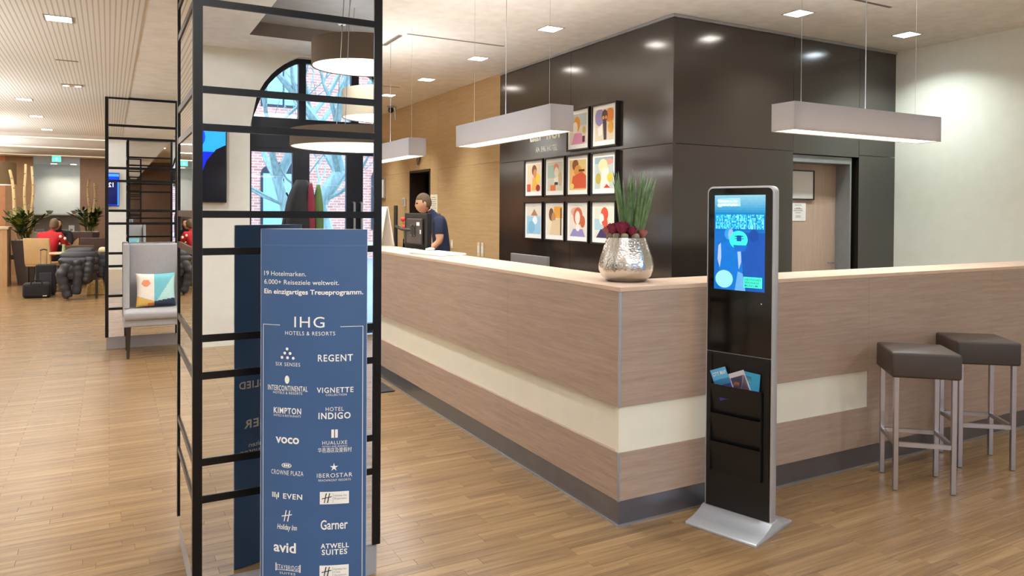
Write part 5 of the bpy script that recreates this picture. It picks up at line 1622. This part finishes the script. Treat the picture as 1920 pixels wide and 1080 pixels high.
cr = thing('coat_stand', 'dark wooden coat stand loaded with coats near the entrance', 'coat stand', (1.50, -0.96, 0))
MB().tube([(0, 0, 0.02), (0, 0, 1.66)], 0.022, 12).ball((0, 0, 1.68), 0.03, 12, 8).build('pole', M_DKWOOD, cr, smooth=True)
for k in range(4):
    a = PI / 2 * k + 0.3
    MB().tube([(0, 0, 0.25), (0.16 * math.cos(a), 0.16 * math.sin(a), 0.12), (0.28 * math.cos(a), 0.28 * math.sin(a), 0.013)], 0.013, 8).build('foot', M_DKWOOD, cr, smooth=True)
    MB().tube([(0, 0, 1.60), (0.08 * math.cos(a), 0.08 * math.sin(a), 1.62), (0.10 * math.cos(a), 0.10 * math.sin(a), 1.66)], 0.009, 8).build('hook', M_DKWOOD, cr, smooth=True)
def hung_coat(name, label, cat, loc, rz, m, top, bot, w, d, seed):
    rnd = random.Random(seed)
    o = thing(name, label, cat, loc, rz, 'coats on the coat stand')
    n, k = 14, 28
    prof = []
    b = MB()
    for j in range(n + 1):
        t = j / n
        z = bot + (top - bot) * t
        dome = 1.0 if t < 0.6 else max(0.1, 1 - ((t - 0.6) / 0.4) ** 2) ** 0.5
        ww = w * dome
        dd = d * dome
        for i in range(k):
            a = 2 * PI * i / k
            f = 1 + 0.09 * math.sin(5 * a + 3 * t) * (1 - t * 0.6)
            b.v.append((ww * f * math.cos(a), dd * f * math.sin(a), z))
    for j in range(n):
        for i in range(k):
            b.face([j * k + i, j * k + (i + 1) % k, (j + 1) * k + (i + 1) % k, (j + 1) * k + i])
    b.face(list(reversed(range(k)))); b.face([n * k + i for i in range(k)])
    b.build('cloth', m, o, smooth='all')
    for s in (-1, 1):
        if w > 0.1:
            MB().tube([(s * w * 0.6, -0.01, top - 0.24), (s * w * 0.85, -0.02, top - 0.45), (s * w * 0.85, -0.03, bot + 0.12)], [0.045, 0.05, 0.042], 10).build('sleeve', m, o, smooth=True)
hung_coat('coat', 'black coat hanging on the coat stand', 'coat', (1.50, -0.80, 0), 0.0, M_DARKCLOTH, 1.77, 0.72, 0.155, 0.11, 2)
hung_coat('coat', 'dark red scarf and jacket hanging on the coat stand', 'coat', (1.56, -0.715, 0), 0.2, plain('wine_cloth', '7a2436', 0.85), 1.74, 1.15, 0.035, 0.03, 3)
hung_coat('coat', 'green and grey jacket hanging on the right of the coat stand', 'coat', (1.635, -0.76, 0), 0.3, plain('moss_cloth', '56703c', 0.85), 1.73, 0.95, 0.045, 0.04, 4)

# ------------------------------------------------------------------ RESTAURANT SIDE
def leaf_blade(L, w, m, arch):
    b = MB()
    n = 6
    for sgn in (0,):
        pts = []
        for i in range(n + 1):
            t = i / n
            ww = w * math.sin(PI * min(1, t * 0.9 + 0.08)) ** 0.8
            pts.append(((-ww, L * t, arch * math.sin(t * PI / 2) * L), (0, L * t, arch * math.sin(t * PI / 2) * L - 0.15 * ww), (ww, L * t, arch * math.sin(t * PI / 2) * L)))
        base = len(b.v)
        for p in pts:
            b.v += list(p)
        for i in range(n):
            for k in (0, 1):
                a = base + i * 3 + k
                b.face([a, a + 1, a + 4, a + 3])
    return b
LEAF_ME = leaf_blade(0.16, 0.026, M_LEAFD, 0.15).mesh('leaf', M_LEAFD, smooth='all', fixn=False)
LEAFY_ME = leaf_blade(0.2, 0.03, M_LEAFY, 0.1).mesh('leaf', M_LEAFY, smooth='all', fixn=False)
def planter(label, loc, h, wt, wb_, trunks, fol_h, fol_r, seed, leafm):
    rnd = random.Random(seed)
    p = thing('tall_planter', label, 'planter', loc, 0, 'tall planters with birch stems')
    MB().hexa([(-wb_, -wb_, 0.0005), (wb_, -wb_, 0.0005), (wb_, wb_, 0.0005), (-wb_, wb_, 0.0005), (-wt, -wt, h), (wt, -wt, h), (wt, wt, h), (-wt, wt, h)]).build('pot', M_POT, p, bev=0.006)
    pb_ = MB()
    for k in range(70):
        x, y = rnd.uniform(-wt + 0.03, wt - 0.03), rnd.uniform(-wt + 0.03, wt - 0.03)
        pb_.ball((x, y, h + 0.006), (0.022, 0.018, 0.014), 6, 4)
    g = pb_.build('pebbles', M_PEBBLE, p, smooth='all'); g['kind'] = 'stuff'
    for (x0, y0, x1, y1, zt, r) in trunks:
        pts = []
        for i in range(8):
            t = i / 7
            pts.append((x0 + (x1 - x0) * t + 0.02 * math.sin(7 * t + x0 * 40), y0 + (y1 - y0) * t, h - 0.02 + (zt - h) * t))
        tr = MB().tube(pts, [r * (1 - 0.35 * i / 7) for i in range(8)], 10).build('birch_stem', M_BIRCH, p, smooth=True)
        kb = MB()
        for k in range(6):
            q_ = pts[1 + k % 6]
            kb.ball((q_[0] + r * 0.5 * rnd.uniform(-1, 1), q_[1] - r * 0.8, q_[2] + rnd.uniform(-0.08, 0.08)), (r * 0.35, r * 0.25, r * 0.22), 6, 4)
        kb.build('knots', M_DKWOOD, tr)
    # stalks with paired leaves
    for s in range(20):
        a = rnd.uniform(0, 2 * PI)
        rr = fol_r * rnd.uniform(0.25, 1.0)
        hh = fol_h * rnd.uniform(0.6, 1.0)
        base = Vector((rnd.uniform(-0.08, 0.08), rnd.uniform(-0.08, 0.08), h))
        tip = Vector((base.x + rr * math.cos(a), base.y + rr * math.sin(a), h + hh))
        pts = [base.lerp(tip, i / 6) + Vector((0, 0, 0.10 * math.sin(PI * i / 6))) for i in range(7)]
        stk = MB().tube(pts, [0.008 * (1 - 0.1 * i) for i in range(7)], 6).build('stalk', M_LEAFD, p, smooth=True)
        for i in range(1, 7):
            for sd in (-1, 1):
                lm = leafm if rnd.random() < 0.75 else LEAFY_ME
                lf = link('leaf', lm, stk, pts[i])
                lf.rotation_euler = (rnd.uniform(0.1, 0.7), rnd.uniform(-0.3, 0.3), a - PI / 2 + sd * rnd.uniform(0.7, 1.2))
    return p
planter('tall dark planter with three birch stems left of the red jacket guest', (-1.45, 17.4, 0), 0.875, 0.225, 0.125,
        [(-0.10, 0.05, -0.27, 0.05, 2.28, 0.04), (0.02, 0.02, -0.02, 0.0, 2.40, 0.034), (0.08, 0.06, 0.11, 0.04, 2.36, 0.034)], 0.58, 0.34, 5, LEAF_ME)
planter('tall dark planter with three pale birch stems before the brown wall', (-0.38, 18.8, 0), 0.99, 0.19, 0.12,
        [(-0.02, 0.05, -0.02, 0.05, 2.17, 0.036), (0.07, 0.0, 0.09, 0.02, 2.10, 0.036), (0.12, 0.03, 0.13, 0.03, 2.05, 0.036)], 0.5, 0.26, 8, LEAF_ME)

# high wooden table at the left edge
ht = thing('high_table', 'pale wooden high table with panel legs at the far left edge', 'table', (-2.45, 17.3, 0))
B(-0.75, -0.35, 1.10, 0.755, 0.35, 1.145).build('table_top', M_TABLE, ht, bev=0.003)
for x in (-0.66, 0.66):
    B(x - 0.075, -0.33, 0.0005, x + 0.075, 0.33, 1.10).build('leg', wood('pale_oak', 'b48d62', 'cda77c', 0.5, (30, 30, 1.5)) if 'pale_oak' not in MATS else MATS['pale_oak'], ht)
for k, (x, y) in enumerate(((-2.55, 16.95), (-2.95, 17.65))):
    s = thing('high_stool', '%s dark stool pushed under the high wooden table' % ('front', 'rear')[k], 'stool', (x, y + (0 if k else 0), 0), 0, 'stools at the high table')
    B(-0.19, -0.19, 0.70, 0.19, 0.19, 0.78).build('seat', M_DKCHAIR, s, bev=0.01)
    for sx in (-1, 1):
        for sy in (-1, 1):
            B(sx * 0.16 - 0.015, sy * 0.16 - 0.015, 0.0005, sx * 0.16 + 0.015, sy * 0.16 + 0.015, 0.70).build('leg', M_DKWOOD, s)

def dining_chair(label, loc, rz, m, top=0.93, w=0.24):
    c = thing('dining_chair', label, 'chair', loc, rz, 'restaurant chairs')
    B(-w, -0.24, 0.42, w, 0.22, 0.50).build('seat', m, c, smooth=50, bev=0.015, seg=3)
    MB().prism([(0.19, 0.46), (0.235, 0.46), (0.29, top), (0.25, top)], 'x', -w, w).build('backrest', m, c, smooth=50, bev=0.012, seg=3)
    for sx in (-1, 1):
        for sy in (-1, 1):
            B(sx * (w - 0.03) - 0.018, sy * 0.19 - 0.018, 0.0005, sx * (w - 0.03) + 0.018, sy * 0.19 + 0.018, 0.425).build('leg', M_DKWOOD, c)
    return c
# chairs face local -Y (their back is at +Y)
dc = dining_chair('beige leather dining chair under the guest in red', (-1.06, 16.42, 0), math.radians(152), M_BEIGE, 0.95)
dup(dc, (-0.86, 17.85, 0), math.radians(-15), 'beige chair under the dark-haired guest')
dc2 = dining_chair('taupe dining chair nearest the white tulip table', (-0.47, 16.72, 0), math.radians(175), M_DKCHAIR, 0.80)
dup(dc2, (-0.30, 17.35, 0), math.radians(185), 'taupe dining chair in the second row under the right planter').scale = (1, 1, 1.15)
dup(dc2, (-0.55, 18.3, 0), math.radians(180), 'taupe dining chair farthest back by the buffet opening').scale = (1, 1, 1.27)
dup(dc2, (-1.75, 17.95, 0), math.radians(85), 'taupe dining chair between high table and planter').scale = (1, 1, 1.14)
dcj = dup(dc2, (-0.40, 14.42, 0), math.radians(180), 'dark dining chair buried under black puffer jackets')

rt = thing('round_table', 'small round pale cafe table with white tulips', 'table', (-0.70, 15.75, 0))
MB().lathe([(0.0, 0.675), (0.255, 0.675), (0.262, 0.69), (0.255, 0.705), (0.0, 0.705)], 32).build('table_top', M_TABLE, rt, smooth=40)
MB().lathe([(0.20, 0.0005), (0.20, 0.012), (0.03, 0.03), (0.03, 0.675)], 24).build('pedestal', M_DKWOOD, rt, smooth=40)
tl = thing('tulip_vase', 'two white tulips in a slim green glass vase on the round table', 'vase', (-0.73, 15.7, 0.705))
MB().lathe([(0.0, 0.0005), (0.028, 0.0005), (0.03, 0.05), (0.022, 0.11), (0.028, 0.15)], 16).build('vase', plain('green_glass', 'a9b98a', 0.15), tl, smooth=True)
for k, (x, y, z) in enumerate(((-0.05, 0.0, 0.27), (0.02, 0.01, 0.235))):
    s = MB().tube([(0, 0, 0.05), (x * 0.5, y, z * 0.65), (x, y, z)], 0.004, 6).build('stem', M_LEAFD, tl)
    MB().lathe([(0.0, -0.02), (0.02, -0.005), (0.024, 0.015), (0.012, 0.035), (0.0, 0.03)], 10, (x, y, z + 0.01)).build('bloom', M_PAPER, s, smooth='all')

# puffer jackets: quilted rolls stacked over the chair
def puffer(label, loc, rz, prof, quilts, sleeves):
    """prof: (z, half width, half depth, x shift, y shift) from hem to collar; quilted into horizontal puffs"""
    o = thing('puffer_jacket', label, 'jacket', loc, rz, 'black puffer jackets on the chair')
    def at(t, k):
        u = t * (len(prof) - 1); i = min(int(u), len(prof) - 2); f = u - i
        return prof[i][k] * (1 - f) + prof[i + 1][k] * f
    n, m = 56, 30
    b = MB()
    for j in range(n + 1):
        t = j / n
        pf = 1 + 0.13 * abs(math.sin(PI * quilts * t)) ** 0.6 - 0.07
        cl = 0.25 if j in (0, n) else 1.0
        for i in range(m):
            a = 2 * PI * i / m
            fold = 1 + 0.07 * math.sin(3 * a + 5 * t) + 0.04 * math.sin(7 * a - 4 * t)
            b.v.append((at(t, 3) + cl * at(t, 1) * pf * fold * math.cos(a), at(t, 4) + cl * at(t, 2) * pf * fold * math.sin(a), at(t, 0)))
    for j in range(n):
        for i in range(m):
            b.face([j * m + i, j * m + (i + 1) % m, (j + 1) * m + (i + 1) % m, (j + 1) * m + i])
    b.build('body', M_JACKET, o, smooth='all')
    for pts, r in sleeves:
        P_ = [Vector(p) for p in pts]
        Q, rad = [], []
        for i in range(25):
            t = i / 24 * (len(P_) - 1)
            a = min(int(t), len(P_) - 2)
            Q.append(P_[a].lerp(P_[a + 1], t - a))
            rad.append(r * (1 - 0.2 * i / 24) * (0.86 + 0.2 * abs(math.sin(PI * 5 * i / 24)) ** 0.6))
        MB().tube(Q, rad, 14).build('sleeve', M_JACKET, o, smooth='all')
    return o
puffer('black quilted puffer jacket draped over the chair with sleeve touching floor', (-0.44, 14.15, 0), 0,
       [(0.24, 0.10, 0.05, 0.02, 0.0), (0.34, 0.22, 0.09, 0.0, -0.02), (0.50, 0.27, 0.11, -0.01, -0.04), (0.66, 0.27, 0.11, 0.0, -0.04), (0.78, 0.24, 0.10, 0.02, -0.02), (0.86, 0.15, 0.07, 0.05, 0.0)], 6,
       [([(-0.14, -0.06, 0.60), (-0.25, -0.09, 0.42), (-0.20, -0.09, 0.22), (-0.15, -0.09, 0.05)], 0.09), ([(-0.03, -0.10, 0.66), (0.0, -0.12, 0.42), (-0.04, -0.10, 0.10)], 0.085), ([(0.16, -0.09, 0.70), (0.13, -0.13, 0.48), (0.10, -0.12, 0.30)], 0.08)])
puffer('second black puffer jacket hanging at the right of the heaped chair', (-0.10, 14.30, 0), 0,
       [(0.33, 0.08, 0.05, 0, 0), (0.42, 0.12, 0.07, 0, 0), (0.60, 0.13, 0.08, 0, 0), (0.74, 0.12, 0.07, 0, 0), (0.79, 0.06, 0.04, 0, 0)], 5, [([(0.06, -0.04, 0.55), (0.05, -0.05, 0.3)], 0.06)])
wh = thing('knit_hat', 'cream knitted hat lying on top of the right puffer jacket', 'hat', (-0.10, 14.30, 0.80))
MB().lathe([(0.0, -0.03), (0.06, -0.03), (0.066, 0.0), (0.055, 0.035), (0.03, 0.055), (0.0, 0.06)], 18).build('crown', plain('cream_knit', 'd8cfa4', 0.9), wh, smooth='all')

bg = thing('duffel_bag', 'black duffel bag on the floor by the tall planter', 'bag', (-1.06, 14.72, 0))
B(-0.21, -0.12, 0.004, 0.19, 0.12, 0.255).build('body', M_DARKCLOTH, bg, smooth=60, bev=0.05, seg=4)
MB().tube([(-0.10, -0.10, 0.22), (-0.07, -0.11, 0.30), (0.05, -0.11, 0.30), (0.08, -0.10, 0.22)], 0.011, 8).build('handle', M_DARKCLOTH, bg, smooth=True)
MB().box(0.08, -0.124, 0.03, 0.14, -0.121, 0.045).build('label_tag', M_PAPER, bg)
sc_ = thing('trolley_suitcase', 'upright dark trolley suitcase with raised handle behind the duffel bag', 'suitcase', (-0.95, 15.02, 0))
B(-0.16, -0.11, 0.03, 0.14, 0.11, 0.54).build('shell', M_DARKCLOTH, sc_, smooth=60, bev=0.03, seg=4)
for sx in (-1, 1):
    MB().tube([(sx * 0.045 - 0.05, 0.08, 0.50), (sx * 0.045 - 0.05, 0.08, 0.78)], 0.006, 8).build('handle_rod', M_STEEL, sc_)
    MB().tube([(sx * 0.11 - 0.01, -0.02, 0.026), (sx * 0.11 - 0.01, 0.02, 0.026)], 0.025, 12).build('wheel', M_BLACK, sc_)
MB().tube([(-0.105, 0.08, 0.78), (-0.05, 0.08, 0.797), (0.005, 0.08, 0.78)], 0.012, 8).build('grip', M_BLACK, sc_, smooth=True)
MB().box(-0.10, -0.128, 0.10, 0.08, -0.112, 0.40).build('front_pocket', M_JACKET, sc_, bev=0.006)
tb = thing('tan_tote', 'tan printed tote bag on the floor under the jacket chair', 'bag', (-0.2, 14.78, 0))
MB().hexa([(-0.16, -0.07, 0.001), (0.13, -0.07, 0.001), (0.13, 0.07, 0.001), (-0.16, 0.07, 0.001), (-0.13, -0.03, 0.26), (0.10, -0.03, 0.26), (0.10, 0.03, 0.26), (-0.13, 0.03, 0.26)]).build('body', plain('tan_print', 'a98a4e', 0.8, var=0.35, scale=25), tb, smooth=50, bev=0.02, seg=3)
MB().tube([(-0.07, 0, 0.25), (-0.05, 0, 0.31), (0.03, 0, 0.31), (0.05, 0, 0.25)], 0.007, 6).build('strap', M_DKWOOD, tb, smooth=True)

# buffet in the bright opening
bu = thing('buffet_counter', 'white buffet counter with dark shelf in the bright opening at the back', 'counter', (-1.1, 21.6, 0))
B(-0.9, -0.35, 0.0005, 0.9, 0.35, 0.90).build('body', M_WALLW, bu)
B(-0.92, -0.37, 0.90, 0.92, 0.37, 0.93).build('worktop', M_PAPER, bu)
B(-0.9, 0.28, 0.93, 0.9, 0.34, 1.36).build('back_panel', plain('taupe_panel', '9b8a78', 0.6), bu)
B(-0.9, -0.1, 1.34, 0.9, 0.34, 1.37).build('shelf', M_PAPER, bu)
for k, (x, lab, m) in enumerate(((-1.30, 'olive bowl on the buffet shelf at left', plain('olive_bowl', '8f8c6c', 0.4)), (-0.77, 'pinkish bowl on the buffet shelf at right', plain('rose_bowl', 'a98878', 0.4)))):
    o = thing('bowl', lab, 'bowl', (x, 21.58, 1.37), 0, 'bowls on the buffet shelf')
    MB().lathe([(0.0, 0.001), (0.03, 0.001), (0.055, 0.03), (0.085, 0.085), (0.079, 0.085), (0.05, 0.036), (0.0, 0.012)], 20).build('bowl', m, o, smooth='all')
    MB().lathe([(0.0, 0.092), (0.05, 0.082), (0.072, 0.066)], 14).build('filling', M_MOSS, o, smooth='all')
wbx = thing('white_box', 'white dispenser box standing on the buffet worktop', 'dispenser', (-0.83, 21.45, 0.93))
B(-0.06, -0.06, 0.001, 0.06, 0.06, 0.16).build('body', M_PAPER, wbx, bev=0.006)
B(-0.03, -0.064, 0.02, 0.03, -0.061, 0.07).build('opening', M_GREYF, wbx)
for k, x in enumerate((-1.5, -1.22, -1.0)):
    o = thing('plate_stack', '%s stack of white plates on the buffet worktop' % ('leftmost', 'middle', 'rightmost')[k], 'plates', (x, 21.45, 0.93), 0, 'plates on the buffet')
    for i in range(5):
        MB().lathe([(0.0, 0.001), (0.05, 0.001), (0.09, 0.012), (0.088, 0.014), (0.0, 0.006)], 20, (0, 0, 0.012 * i)).build('plate', M_PAPER, o, smooth=40)
